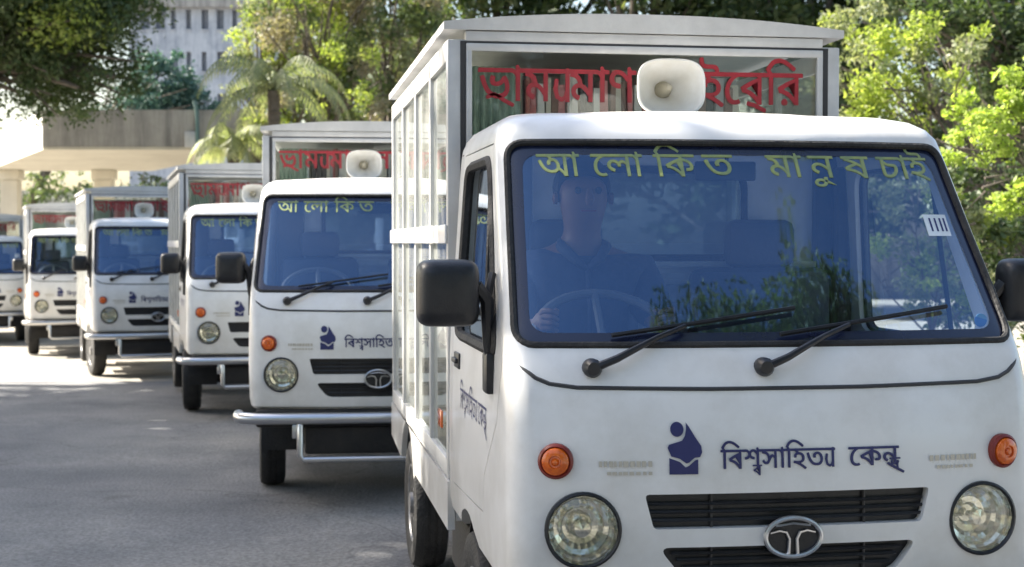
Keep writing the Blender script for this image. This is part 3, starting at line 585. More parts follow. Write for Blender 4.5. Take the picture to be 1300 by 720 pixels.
    for cx in (-.33,.33):
        s_=MB(); s_.box((cx-.25,.72,.70),(cx+.25,1.18,.83),.04); s_.box((cx-.24,1.12,.80),(cx+.24,1.25,1.36),.045); s_.box((cx-.12,1.14,1.36),(cx+.12,1.23,1.52),.035); s_.build('seat',M['seat'],t)
    s_=MB(); c_=Vector((-.335,.56,1.165)); nrm=Vector((0,-.62,.78)).normalized(); ax=Vector((1,0,0)); ay=nrm.cross(ax).normalized()
    s_.tube([c_+ax*.205*cos(a)+ay*.205*sin(a) for a in np.linspace(0,2*pi,41)[:-1]],.0135,8,closed=True)
    for a in (R(90),R(210),R(330)): s_.tube([c_-nrm*.03+ax*.03*cos(a)+ay*.03*sin(a),c_+ax*.2*cos(a)+ay*.2*sin(a)],.012,6)
    s_.lathe([(0,-.04),(.05,-.03),(.055,.01),(0,.02)],(c_.x,c_.y,c_.z),'z',16); s_.tube([c_,c_-nrm*.35],.022,8); s_.build('steering_wheel',M['wheelgrey'],t)
    f=MB(); f.box((-.415,.05,.578),(.415,1.28,.60)); f.box((-.60,1.262,.62),(.60,1.285,1.34))
    for z in np.arange(.7,1.36,.06): f.box((-.60,1.250,z),(.60,1.264,z+.02),.004)
    f.box((-.60,1.0,.60),(.60,1.255,.70)); f.build('cabin_lining',M['cabin'],t)
    g=MB()
    for s,xi in ((-1,.43),(1,.555)): g.box((s*.658,1.17,.72),(s*.60,1.24,1.70),.02); g.box((s*.658,1.2405,.72),(s*xi,1.30,1.74),.01)
    g.build('pillar_trim',M['black'],t)
    g=MB(); g.tube([(x,1.285,z) for x,z in RWP],.013,6,closed=True); g.build('rear_window_seal',M['rubber'],t)
    g=MB(); g.prism(RWP,1.303,1.307,'y'); g.build('rear_window',M['sideglass'],t)
    g=MB(); g.box((-.09,.50,1.62),(.09,.515,1.675),.006); g.tube([(0,.50,1.66),(0,.48,1.73)],.006,6); g.build('rear_view_mirror',M['black'],t)
    # --- library box
    bw=.695; y0=1.40; y1=3.87; zt=2.175
    fr=MB()
    def post(x,y,wx=.06,wy=.05): fr.box((x,y,.64),(x+wx,y+wy,2.13),.004)
    post(-bw,y0,.062,.05); post(bw-.062,y0,.062,.05); post(-bw,y1-.05); post(bw-.06,y1-.05)
    for s in (-1,1):
        for y in (1.99,2.60,3.22):
            fr.box((s*bw,y,.70),(s*(bw-.03),y+.035,2.13),.004)
        fr.box((s*bw,y0+.05,2.06),(s*(bw-.03),y1-.05,2.13),.003); fr.box((s*bw,y0+.05,.64),(s*(bw-.03),y1-.05,.70),.003)
    # front fascia header, inner light frame
    fr.box((-bw+.062,y0,2.125),(bw-.062,y0+.045,2.16),.003)
    fr.box((-.632,y0-.006,1.44),(-.612,y0+.02,2.112),.003); fr.box((.612,y0-.006,1.44),(.632,y0+.02,2.112),.003)
    fr.box((-.632,y0-.0065,2.092),(.632,y0+.02,2.118),.003)
    fr.box((-.632,y0,.70),(.632,y0+.02,1.44)); fr.box((-.632,y1-.03,.66),(.632,y1-.005,.72)); fr.box((-.632,y1-.03,2.07),(.632,y1-.005,2.13))
    fr.box((-.02,y1-.03,.72),(.02,y1-.006,2.07))
    box=fr.build('box_frame',M['alu'],t)
    dk=MB(); dk.box((-.652,y0-.001,1.40),(-.634,y0+.03,2.125)); dk.box((.634,y0-.001,1.40),(.652,y0+.03,2.125)); dk.box((-.652,y0-.002,2.1185),(.652,y0+.03,2.1255)); dk.build('joint_gap',M['alu_dark'],box)
    # crowned roof
    rf=MB(); nx=20
    def rz_(x): return 2.188+.040*(1-(abs(x)/.72)**2.2)
    P=[(x,rz_(x)) for x in np.linspace(-.708,.708,nx)]; poly=P+[(.708,2.163),(-.708,2.163)]
    rf.prism(poly,y0-.008,y1+.01,'y'); rf.build('box_roof',M['alu'],t,True,25)
    gl=MB(); gl.box((-.612,y0+.006,1.42),(.612,y0+.010,2.092)); fg=gl.build('front_pane',M['boxglass'],t)
    def rm(u0,u1,z0,h):
        def mp(x,y,kk,w): return (u0+(u1-u0)*x/w,y0-.001-kk,z0+y/620*h)
        return mp
    obj('lettering',text_mesh('lettering',T_R1,rm(-.59,-.045,1.925,.108),M['red'],bold=26),fg)
    obj('lettering',text_mesh('lettering',T_R2,rm(-.02,.165,1.925,.108),M['red'],bold=26),fg)
    obj('lettering',text_mesh('lettering',T_R3,rm(.185,.555,1.925,.108),M['red'],bold=26),fg)
    for s in (-1,1):
        for (a,b) in ((y0+.052,1.988),(2.027,2.598),(2.637,3.218),(3.257,y1-.052)):
            gl=MB(); gl.box((s*(bw-.014),a,.702),(s*(bw-.018),b,2.058)); gl.build('side_pane',M['boxside'],t)
        lg=MB(); lg.box((s*(bw+.001),y0+.01,1.44),(s*(bw+.010),y1,1.505),.004); lg.build('side_ledge',M['paint'],t)
    gl=MB(); gl.box((-.632,y1-.020,.722),(-.022,y1-.016,2.068)); gl.build('rear_pane',M['boxglass'],t)
    gl=MB(); gl.box((.632,y1-.020,.722),(.022,y1-.016,2.068)); gl.build('rear_pane',M['boxglass'],t)
    # deck and skirt
    dk=MB(); 
    side=[(1.37,.47),(RR[0]-.40,.47)]+[(RR[0]+.36*cos(a),.285+.36*sin(a)) for a in np.linspace(pi-.45,.45,12)]+[(3.87,.47),(3.87,.635),(1.37,.635)]
    for s in (-1,1): dk.prism(side,s*.70,s*.675,'x')
    dk.box((-.672,1.372,.585),(.672,3.868,.632)); dk.box((-.672,1.372,.50),(.672,1.40,.584)); dk.build('cargo_deck',M['paint'],t)
    fl=MB(); fl.box((-.66,1.46,.636),(.66,3.80,.66)); fl.build('box_floor',M['shelf'],t)
    # reflector
    for s in (-1,1):
        r_=MB(); r_.box((s*.7005,1.50,.80),(s*.708,1.60,.86),.003); r_.build('side_reflector',M['amber'],t)
    # bookcase
    bc=MB(); bc.box((-.41,1.66,.66),(-.395,3.4,2.05)); bc.box((.385,1.66,.66),(.40,3.4,2.05)); bc.box((-.41,1.665,2.05),(.40,3.4,2.065)); bc.box((-.394,1.72,.66),(.384,1.735,2.05))
    for z in (.66,1.0,1.35,1.70): bc.box((-.394,1.66,z),(.384,1.719,z+.018))
    for z in (1.0,1.35,1.70): bc.box((-.60,2.2,z),(-.411,3.4,z+.018)); bc.box((.401,2.2,z),(.60,3.4,z+.018))
    bc.build('bookcase',M['shelf'],t)
    cu=MB(); n=26; vs=[]
    for i in range(n+1):
        x=-.595+.18*i/n; vs+= [(x,1.56+.012*sin(i*1.7),1.2),(x,1.56+.012*sin(i*1.7),2.06)]
    cu.add(vs,[(2*i,2*i+2,2*i+3,2*i+1) for i in range(n)]); cu.build('curtain',M['curtain'],t,True,180)
    # horn speaker
    h=empty('horn_speaker'); h.parent=t; h.location=(-.06,.92,1.925)
    m=MB(); m.lathe([(.012,.10),(.030,.085),(.045,.05),(.070,.02),(.098,-.02),(.108,-.045),(.108,-.052),(.102,-.052),(.094,-.025),(.066,.016),(.040,.04),(.02,.06)],(0,0,0),'y',40,1,.80,3.2); m.build('bell',M['horn'],h,fix=False)
    m=MB(); m.lathe([(0,-.030),(.008,-.028),(.013,-.015),(.020,.03),(.03,.06)],(0,0,0),'y',24); m.build('centre_cone',M['horn_in'],h,fix=False)
    m=MB(); m.lathe([(0,.19),(.04,.185),(.045,.15),(.045,.09),(.03,.08)],(0,0,0),'y',24); m.build('driver_unit',M['horn'],h,fix=False)
    m=MB(); m.box((-.03,.06,-.10),(.03,.11,-.085)); m.box((-.033,.07,-.09),(-.028,.10,.02)); m.box((.028,.07,-.09),(.033,.10,.02)); m.build('mounting_bracket',M['chrome'],h)
    return t
M['wheelgrey']=mat('steering_wheel_plastic',(.16,.165,.17),.4)
M['navyband']=mat('navy_band',(.012,.018,.05),.25,coat=.5)
M['bluest']=mat('blue_sticker',(.10,.30,.6),.5)
M['mirror']=mat('mirror_glass',(.8,.8,.8),.03,1)
M['refl']=mat('lamp_reflector',(.86,.85,.80),.12,1,noise=(.62,.60,.50),nscale=14,bump=.10,bscale=22)

def copy_tree(o,parent=None):
    c=o.copy(); col.objects.link(c)
    if parent is not None: c.parent=parent
    for ch in list(o.children): copy_tree(ch,c)
    return c
def gz(y):
    y=max(0,min(24,y)); return .0061*y-.0007*y*y
TR=[(.689,3.68,.158),(-.735,7.99,.115),(-2.028,12.325,.27),(-3.988,16.414,.334),(-6.12,20.70,.339),(-8.88,24.5,.34)]
LAB=['nearest white mini truck, largest in the photo, with a driver behind the windscreen',
'white mini truck second from the front, its right half hidden behind the nearest truck',
'white mini truck third from the front, a black wing mirror in front of its windscreen',
'white mini truck fourth from the front, at the shade edge left of the third',
'white mini truck fifth from the front, with a dark windscreen, on sunlit ground',
'farthest white mini truck, cut off by the left edge of the photo']
proto=make_truck(); trucks=[]
for i,(x,y,a) in enumerate(TR):
    o=proto if i==0 else copy_tree(proto)
    o.location=(x,y,gz(y)); o.rotation_euler=(0,0,a); trucks.append(o)
    tag(o,LAB[i],'truck','white library trucks parked in a staggered row')
for i,o in enumerate(trucks):
    rnd=random.Random(40+i)
    for ch in o.children:
        if i and ch.name.startswith('wing_mirror'): ch.rotation_euler=(0,0,rnd.uniform(-.25,.25))
        if ch.name.startswith('wheel') and ch.location.y<1.5: ch.rotation_euler=(rnd.uniform(0,3),0,[0,.06,-.1,.12,-.05,.08][i])
        if i and ch.name.startswith('wiper'): ch.location.z=rnd.uniform(-.004,.008)
# ------------------------------------------------------------------ books
BC=[('pink',(.66,.30,.30)),('cream',(.70,.66,.56)),('grey',(.40,.41,.42)),('brown',(.26,.16,.13)),('white',(.74,.73,.70)),('dark',(.06,.06,.07)),('dull red',(.46,.12,.12))]
bmats={n:mat('book_cover_'+n.replace(' ','_'),c,.6,noise=tuple(v*.75 for v in c),nscale=40) for n,c in BC}
M['paper']=mat('paper',(.62,.58,.48),.8)
bookmesh={}
for n,c in BC:
    b=MB(); w=.5
    b.box((-.5,0,0),(.5,.10,.004)); b.v=[]; b.f=[]; b.mi=[]
    b.m=1; b.box((-.42,.004,.01),(.42,.138,.985))
    b.m=0; b.box((-.5,.0,.0),(-.44,.145,1)); b.box((.44,.0,.0),(.5,.145,1)); b.box((-.4395,-.003,.0),(.4395,.003,1))
    bookmesh[n]=b.mesh('book',[bmats[n],M['paper']],False)
ORD=['nearest','second','third','fourth']
for ti in range(4):
    rnd=random.Random(11+ti); x=-.385
    rows=[1.718]
    mw=Matrix.Translation(trucks[ti].location)@Matrix.Rotation(TR[ti][2],4,'Z')
    while x<.36:
        w=rnd.uniform(.014,.034) if ti<2 else rnd.uniform(.025,.045)
        hgt=rnd.uniform(.27,.345); n=rnd.choice([q[0] for q in BC])
        o=bpy.data.objects.new('book',bookmesh[n]); col.objects.link(o)
        o.matrix_world=mw@Matrix.Translation((x+w/2,1.555+rnd.uniform(0,.012),1.719))@Matrix.Rotation(rnd.uniform(-.02,.02),4,'Y')@Matrix.Diagonal((w,1,hgt,1))
        tag(o,f'{n} book standing upright in the top shelf row of the {ORD[ti]} truck','book',f'{n} books in the top shelf row of the {ORD[ti]} truck'); x+=w+.0025
# ------------------------------------------------------------------ driver
def skin_mesh(name, joints, edges, material, sub=2, root=0):
    me=bpy.data.meshes.new(name); me.from_pydata([j[:3] for j in joints],edges,[])
    o=bpy.data.objects.new(name,me); col.objects.link(o)
    m=o.modifiers.new('s','SKIN'); m.use_smooth_shade=True; sv=me.skin_vertices[0].data
    for i,j in enumerate(joints):
        r=j[3]; sv[i].radius=(r,r) if not isinstance(r,tuple) else r; sv[i].use_root=(i==root)
    s=o.modifiers.new('u','SUBSURF'); s.levels=sub; s.render_levels=sub
    dg=bpy.context.evaluated_depsgraph_get(); dg.update()
    res=bpy.data.meshes.new_from_object(o.evaluated_get(dg)); bpy.data.objects.remove(o)
    res.materials.clear(); finish(res,material,True,180); return res
def make_driver():
    cx=-.33
    J=[(cx,1.00,.93,.135),(cx,1.00,1.10,.125),(cx,.985,1.27,.135),(cx,.965,1.385,.085),(cx,.935,1.45,.052),(cx,.915,1.525,.070),(cx,.905,1.585,.088),(cx,.915,1.655,.070)]
    E=[(i,i+1) for i in range(7)]
    for s in (-1,1):
        n=len(J); J+=[(cx+s*.19,.975,1.345,.058),(cx+s*.235,.84,1.17,.043),(cx+s*.19,.66,1.195,.029),(cx+s*.185,.60,1.215,.030)]
        E+=[(3,n),(n,n+1),(n+1,n+2),(n+2,n+3)]
        hx,hy,hz=cx+s*.185,.60,1.215
        for k,ln in enumerate((.9,1.0,.95,.8)):
            a=len(J); dy=-.02; zz=hz+.022-.016*k
            J+=[(hx+s*.004,hy-.035,zz+.012,.010),(hx-s*.018,hy-.060*ln,zz+.012,.009),(hx-s*.040,hy-.050*ln,zz,.008)]
            E+=[(n+3,a),(a,a+1),(a+1,a+2)]
        a=len(J); J+=[(hx-s*.03,hy-.005,hz+.025,.011),(hx-s*.042,hy-.030,hz+.034,.009)]; E+=[(n+3,a),(a,a+1)]
        n=len(J); J+=[(cx+s*.10,.92,.90,.088),(cx+s*.14,.60,.93,.066),(cx+s*.14,.52,.68,.042),(cx+s*.14,.43,.635,.036)]
        E+=[(0,n),(n,n+1),(n+1,n+2),(n+2,n+3)]
    p=empty('person'); 
    body=obj('body',skin_mesh('body',J,E,M['skin']),p)
    Js=[(cx,.99,.95,.17),(cx,.985,1.10,.165),(cx,.97,1.27,.175),(cx,.955,1.36,.125),(cx,.94,1.41,.075)]; Es=[(0,1),(1,2),(2,3),(3,4)]
    for s in (-1,1):
        n=len(Js); Js+=[(cx+s*.185,.97,1.335,.092),(cx+s*.232,.86,1.195,.064)]; Es+=[(3,n),(n,n+1)]
    obj('shirt',skin_mesh('shirt',Js,Es,M['shirt']),p)
    Jt=[(cx,1.0,.92,.150)]; Et=[]
    for s in (-1,1):
        n=len(Jt); Jt+=[(cx+s*.10,.92,.90,.098),(cx+s*.14,.60,.93,.076),(cx+s*.14,.53,.71,.055)]; Et+=[(0,n),(n,n+1),(n+1,n+2)]
    cl=MB()
    for s in (-1,1): cl.tube([(cx,.845,1.36),(cx+s*.045,.850,1.40),(cx+s*.072,.90,1.432),(cx+s*.06,.96,1.445),(cx,.99,1.45)],[.010,.016,.017,.015,.014],8)
    cl.tube([(cx,.842,1.36),(cx,.80,1.25),(cx,.805,1.08)],.008,6)
    cl.build('collar',M['shirt'],p,True,180)
    obj('trousers',skin_mesh('trousers',Jt,Et,M['trousers']),p)
    h=MB(); vs=[];fs=[];na=20;nb=9
    for i in range(nb+1):
        ph=pi/2*i/nb*1.25
        for j in range(na):
            a=2*pi*j/na; lim=ph if sin(a)>-.3 else min(ph,pi/2*.62)
            vs.append((cx+.092*sin(lim)*cos(a),.925+.102*sin(lim)*sin(a),1.61+.105*cos(lim)))
    for i in range(nb):
        for j in range(na): fs.append((i*na+j,i*na+(j+1)%na,(i+1)*na+(j+1)%na,(i+1)*na+j))
    h.add(vs,fs); h.build('hair',M['hair'],p,True,180)
    f=MB(); f.tube([(cx,.822,1.605),(cx,.808,1.575),(cx,.822,1.560)],[.008,.014,.010],8)
    for s in (-1,1): f.lathe([(0,-.008),(.018,-.004),(.02,.006),(0,.01)],(cx+s*.088,.915,1.58),'x',10)
    f.build('nose_and_ears',M['skin'],p)
    for s in (-1,1):
        e=MB(); e.lathe([(0,-.006),(.008,-.004),(.011,.004),(0,.01)],(cx+s*.032,.826,1.602),'y',12); e.build('eye',M['hair'],p)
    e=MB(); e.box((cx-.024,.824,1.537),(cx+.024,.832,1.543),.002); e.build('mouth',M['amber_rim'],p)
    x,y,a=TR[0]; p.location=(x,y,gz(y)); p.rotation_euler=(0,0,a)
    tag(p,'driver in a blue shirt sitting behind the steering wheel of the nearest truck','person')
make_driver()

# ------------------------------------------------------------------ ground
def ground_mat():
    m,nt,out=nodes('asphalt'); b=N(nt,'ShaderNodeBsdfPrincipled'); b.inputs['Roughness'].default_value=.85
    tc=N(nt,'ShaderNodeTexCoord')
    n1=N(nt,'ShaderNodeTexNoise'); n1.inputs['Scale'].default_value=.9; n1.inputs['Detail'].default_value=9; n1.inputs['Roughness'].default_value=.6; L(nt,tc,'Object',n1,'Vector')
    n2=N(nt,'ShaderNodeTexNoise'); n2.inputs['Scale'].default_value=55; n2.inputs['Detail'].default_value=4; L(nt,tc,'Object',n2,'Vector')
    r1=ramp(nt,[(.32,(.13,.131,.137)),(.5,(.19,.188,.187)),(.68,(.26,.253,.24))]); L(nt,n1,'Fac',r1,'Fac')
    r2=ramp(nt,[(.3,(.65,.65,.65)),(.7,(1.25,1.25,1.25))]); L(nt,n2,'Fac',r2,'Fac')
    mx=N(nt,'ShaderNodeMixRGB'); mx.blend_type='MULTIPLY'; mx.inputs['Fac'].default_value=1; L(nt,r1,'Color',mx,'Color1'); L(nt,r2,'Color',mx,'Color2')
    v=N(nt,'ShaderNodeTexVoronoi'); v.feature='DISTANCE_TO_EDGE'; v.inputs['Scale'].default_value=.42
    nd=N(nt,'ShaderNodeTexNoise'); nd.inputs['Scale'].default_value=2.5; nd.inputs['Detail'].default_value=5; L(nt,tc,'Object',nd,'Vector')
    ad=N(nt,'ShaderNodeMixRGB'); ad.blend_type='ADD'; ad.inputs['Fac'].default_value=.5; L(nt,tc,'Object',ad,'Color1'); L(nt,nd,'Color',ad,'Color2'); L(nt,ad,'Color',v,'Vector')
    r3=ramp(nt,[(0,(.45,.45,.45)),(.006,(1,1,1))]); L(nt,v,'Distance',r3,'Fac')
    m2=N(nt,'ShaderNodeMixRGB'); m2.blend_type='MULTIPLY'; m2.inputs['Fac'].default_value=.6; L(nt,mx,'Color',m2,'Color1'); L(nt,r3,'Color',m2,'Color2')
    # oil drips
    n4=N(nt,'ShaderNodeTexNoise'); n4.inputs['Scale'].default_value=1.6; n4.inputs['Detail'].default_value=3; L(nt,tc,'Object',n4,'Vector')
    r4=ramp(nt,[(.66,(1,1,1)),(.74,(.55,.54,.53))]); L(nt,n4,'Fac',r4,'Fac')
    m3=N(nt,'ShaderNodeMixRGB'); m3.blend_type='MULTIPLY'; m3.inputs['Fac'].default_value=.7; L(nt,m2,'Color',m3,'Color1'); L(nt,r4,'Color',m3,'Color2')
    L(nt,m3,'Color',b,'Base Color')
    bp=N(nt,'ShaderNodeBump'); bp.inputs['Strength'].default_value=.5; bp.inputs['Distance'].default_value=.02; L(nt,n2,'Fac',bp,'Height'); L(nt,bp,'Normal',b,'Normal')
    L(nt,b,'BSDF',out,'Surface'); return m
g=MB(); ys=[-60,-20,-5]+list(range(0,26))+[40,80,200,600]; xs=[-300,-60,-20,0,20,60,300]
vs=[(x,y,gz(y)) for y in ys for x in xs]; n=len(xs)
g.add(vs,[(i*n+j,i*n+j+1,(i+1)*n+j+1,(i+1)*n+j) for i in range(len(ys)-1) for j in range(n-1)])
tag(g.build('ground',ground_mat(),None,True,180),kind='structure')
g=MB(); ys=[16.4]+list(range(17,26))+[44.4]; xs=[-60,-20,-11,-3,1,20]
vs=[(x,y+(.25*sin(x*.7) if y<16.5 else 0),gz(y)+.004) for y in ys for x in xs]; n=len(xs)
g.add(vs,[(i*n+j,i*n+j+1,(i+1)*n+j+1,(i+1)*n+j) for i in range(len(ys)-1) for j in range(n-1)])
fm_=mat('sunlit_concrete',(.33,.30,.25),.9,noise=(.20,.187,.165),nscale=1.3,bump=.3,bscale=30)  # paler concrete tone puts sunlit brightness into the far ground's colour
tag(g.build('sunlit_ground_sheet',fm_,None,True,180),kind='structure')
G0=gz(30)
# fallen leaves on the yard
def leaf_arrays(rng,c,n,size,flat=0.0,up=.3):
    """n diamond leaves around points c (n,3)"""
    d=rng.normal(size=(n,3)); d/=np.linalg.norm(d,axis=1)[:,None]
    nr=rng.normal(size=(n,3)); nr[:,2]+=up*2; nr/=np.linalg.norm(nr,axis=1)[:,None]
    a=np.cross(nr,d); a/=np.linalg.norm(a,axis=1)[:,None]+1e-9; b=np.cross(nr,a)
    s=size*rng.uniform(.6,1.3,size=(n,1)); 
    v=np.empty((n,4,3)); v[:,0]=c-a*s; v[:,1]=c+b*s*.42+nr*s*.08; v[:,2]=c+a*s; v[:,3]=c-b*s*.42+nr*s*.08
    return v.reshape(-1,3)
def leaf_mesh(name,V,material):
    n=len(V)//4; me=bpy.data.meshes.new(name); me.vertices.add(len(V)); me.vertices.foreach_set('co',V.astype(np.float32).ravel())
    me.loops.add(n*4); me.loops.foreach_set('vertex_index',np.arange(n*4,dtype=np.int32)); me.polygons.add(n)
    me.polygons.foreach_set('loop_start',np.arange(0,n*4,4,dtype=np.int32)); me.polygons.foreach_set('loop_total',np.full(n,4,dtype=np.int32))
    me.update(calc_edges=True); me.validate(); me.materials.append(material); return me
def crown_pts(rng,blobs,per,shell=.55):
    out=[]
    for (x,y,z,r) in blobs:
        n=int(per*r*r); d=rng.normal(size=(n,3)); d/=np.linalg.norm(d,axis=1)[:,None]
        rad=r*rng.uniform(shell,1.0,size=(n,1))**.7
        rad*= (1+.22*np.sin(d[:,:1]*5+x)+.2*np.sin(d[:,1:2]*7+z))
        out.append(np.array([x,y,z])+d*rad*np.array([1,1,.8]))
    return np.concatenate(out)
def tree(name,label,cat,base,blobs,mats_,size,per,seed,group=None,trunk_r=.16,limbs=True,fork=None):
    """blobs: list of (dx,dy,z,r) relative to base xy; z absolute above ground; mats_: list of (matkey,share,partname)"""
    t=empty(name,base); rng=np.random.default_rng(seed); rnd=random.Random(seed)
    allb=[]
    for (x,y,z,r) in blobs: # split every blob in small clumps for light and dark
        k=max(4,int(9*r))
        for _ in range(k):
            d=Vector((rnd.gauss(0,1),rnd.gauss(0,1),rnd.gauss(0,1))).normalized()*r*rnd.uniform(.35,1.0)
            allb.append((x+d.x,y+d.y,z+d.z*.85,r*rnd.uniform(.26,.48)))
    rnd.shuffle(allb)
    i=0
    for key,share,pn in mats_:
        k=max(1,int(len(allb)*share)); bl=allb[i:i+k]; i+=k
        if not bl: continue
        P=crown_pts(rng,bl,per,.2); V=leaf_arrays(rng,P,len(P),size)
        obj(pn,leaf_mesh(pn,V,LM[key]),t)
    tb=MB(); zc=min(b[2] for b in blobs); top=fork or max(.6,zc*.75)
    cx=sum(b[0] for b in blobs)/len(blobs)*.3; cy=sum(b[1] for b in blobs)/len(blobs)*.3
    pts=[(0,0,-.1),(cx*.2+rnd.uniform(-.1,.1),cy*.2,top*.4),(cx*.6+rnd.uniform(-.1,.1),cy*.6,top*.75),(cx,cy,top)]
    tb.tube(pts,[trunk_r*1.25,trunk_r,trunk_r*.85,trunk_r*.7],10)
    if limbs:
        for (x,y,z,r) in blobs:
            mid=((cx+x)/2+rnd.uniform(-.2,.2),(cy+y)/2+rnd.uniform(-.2,.2),(top+z)/2+rnd.uniform(0,.3))
            tb.tube([(cx,cy,top-.05),mid,(x,y,z)],[trunk_r*.55,trunk_r*.35,trunk_r*.12],6)
            for _ in range(4):
                d=Vector((rnd.gauss(0,1),rnd.gauss(0,1),rnd.gauss(0,.7))).normalized()*r*.9
                tb.tube([mid,((mid[0]+x+d.x)/2,(mid[1]+y+d.y)/2,(mid[2]+z+d.z)/2+.1),(x+d.x,y+d.y,z+d.z)],[trunk_r*.25,trunk_r*.14,.012],5)
    tb.build('trunk',M['bark'],t,fix=False)
    tag(t,label,cat,group); return t
def PX(px,py,D): return ((px-650)/1855*D, D, 1.457+(308-py)/1855*D)
def bl(base,lst):
    """blobs from photo-plane notes: (px,py,D,r)"""
    out=[]
    for px,py,D,r in lst:
        X,Y,Z=PX(px,py,D); out.append((X-base[0],Y-base[1],Z-base[2],r))
    return out

# ------------------------------------------------------------------ trees and shrubs
b0=(-11.5,27,G0)
tree('broadleaf_tree','big dark drooping tree at the upper left, hanging over the entrance canopy','tree',b0,
 bl(b0,[(20,60,27,1.6),(90,60,26.5,1.5),(60,0,27,2.0),(130,30,27,1.1),(20,115,26,.75),(100,112,26,.7),(-60,80,27,2.0),(150,100,26.5,.55),(-20,-60,27,2.4),(90,-50,27,1.8),(-120,0,27,2.4),(-70,140,26,.9)]),
 [('dark',.72,'crown'),('mid',.18,'crown'),('bright',.10,'young_leaves')],.055,1700,1,None,.3,fork=5.0)
b0=(-16.6,48,G0)
tree('conifer','blue-green tree between the dark tree and the grey tower','tree',b0,
 bl(b0,[(205,75,48,.7),(195,105,48,1.2),(225,118,48,1.2),(175,125,48,1.2),(260,132,48,.8),(205,140,48,1.3)]),[('blue',1,'crown')],.09,900,2,None,.22)
# middle trees
b0=(-5.6,31,G0)
tree('broadleaf_tree','tall pale green tree right of the grey tower','tree',b0,
 bl(b0,[(335,30,31,.8),(325,95,31,.75),(355,75,31,.9),(365,10,31,.9),(340,135,30.5,.8),(300,160,30.5,.5),(350,-40,31,1.1)]),
 [('pale',.62,'crown'),('mid',.22,'crown'),('bright',.16,'young_leaves')],.05,2000,3,None,.15)
b0=(-4.0,30,G0)
tree('broadleaf_tree','dry brownish tree with yellow-green shoots behind the second truck','tree',b0,
 bl(b0,[(385,40,30,1.0),(420,90,29.5,.95),(370,110,30,.8),(450,30,30,1.0),(455,105,29.3,.8),(400,150,30,.8),(430,-30,30,1.3)]),
 [('dry',.42,'crown'),('mid',.30,'crown'),('bright',.28,'young_leaves')],.05,2000,4,None,.15)
b0=(-2.4,31,G0)
tree('broadleaf_tree','grey-green bushy tree left of the nearest truck box','tree',b0,
 bl(b0,[(500,60,31,1.0),(540,20,31,1.0),(490,120,31,.9),(520,160,31,.9),(550,90,31,.9),(480,0,31,1.1),(440,150,31.5,.9)]),
 [('mid',.4,'crown'),('dry',.35,'crown'),('pale',.25,'crown')],.05,2000,5,None,.16)
# palm with drooping fronds
pb=PX(312,0,26); pbase=(pb[0],26,G0)
def palm(name,label,base,h,nf,ln,seed):
    t=empty(name,base); rnd=random.Random(seed); tb=MB()
    tb.tube([(0,0,-.1),(.06,0,h*.4),(.02,.02,h*.75),(0,0,h)],[.15,.11,.10,.12],10)
    for k in range(12): tb.lathe([(.10,h*.3+k*h*.055),(.125,h*.3+k*h*.055+.03),(.10,h*.3+k*h*.055+.06)],(0.03,0,0),'z',10)
    tb.build('trunk',M['bark'],t,fix=False)
    for f in range(nf):
        a=2*pi*f/nf+rnd.uniform(-.2,.2); e=rnd.uniform(.1,1.1); dr=Vector((cos(a),sin(a),0)); fr=MB(); P=[]
        p=Vector((0,0,h)); v=dr*cos(e)+Vector((0,0,sin(e)))
        for k in range(13):
            P.append(p.copy()); p=p+v*ln/12; v=(v+Vector((0,0,-.17-.02*k))).normalized()
        fr.tube(P,[.02*(1-k/14) for k in range(13)],5)
        sd=dr.cross(Vector((0,0,1)))
        for k in range(1,12):
            for s in (-1,1):
                for q in (0,.5):
                    o=P[k]+(P[k+1]-P[k])*q if k<12 else P[k]
                    L_=.42*(1-abs(k-5)/9); d=(sd*s*.8+(P[k+1]-P[k]).normalized()*.5+Vector((0,0,-.55-rnd.uniform(0,.3)))).normalized()*L_
                    w=(P[k+1]-P[k]).normalized()*.022
                    fr.add([o-w,o+w,o+d*.6+w*.8,o+d,o+d*.6-w*.8],[(0,1,2,3,4)])
        fr.build('frond',LM['pale'],t,False,fix=False)
    tag(t,label,'palm'); return t
palm('palm_tree','slim palm with drooping pale fronds left of the second truck box',(PX(348,0,27)[0],27,G0),4.5,20,2.0,3)
palm('palm_tree','low palm with yellow-green fronds touching the right end of the canopy',(PX(296,0,28.3)[0],28.3,G0),3.6,13,1.2,8)
# right side
b0=(6.2,17.5,G0)
tree('broadleaf_tree','yellow-green feathery tree right of the nearest truck box','tree',b0,
 bl(b0,[(1110,60,17,.62),(1170,80,16.5,.6),(1100,120,17,.6),(1225,50,17.5,.5),(1160,140,16.5,.6),(1080,40,18,.6),(1215,130,17,.5),(1120,170,17,.6),(1060,100,18,.5)]),
 [('pale',.40,'crown'),('bright',.45,'young_leaves'),('mid',.15,'crown')],.038,4200,6,None,.05)
b0=(4.9,12.5,0)
tree('shrub','bright lime-green sunlit bush at the right edge','shrub',b0,
 bl(b0,[(1235,130,12.5,.33),(1285,115,12.5,.33),(1265,170,12.3,.36),(1225,180,12.8,.30),(1310,150,12.5,.35),(1290,240,12,.30),(1340,200,12,.4),(1275,265,12.2,.18),(1330,90,12.5,.3)]),
 [('lime',1,'crown')],.032,9000,7,None,.02)
b0=(6.3,15,0)
tree('shrub','dark green bush behind the lime-green bush','shrub',b0,
 bl(b0,[(1250,230,14.5,.5),(1210,260,14.5,.45),(1290,300,14,.5),(1240,320,14,.5),(1180,230,15,.45),(1320,260,14.5,.6),(1180,320,15,.6),(1290,370,14,.5),(1230,380,14.5,.6)]),
 [('dark',.7,'crown'),('mid',.3,'crown')],.045,2600,8,None,.04)
b0=(9.5,22,G0)
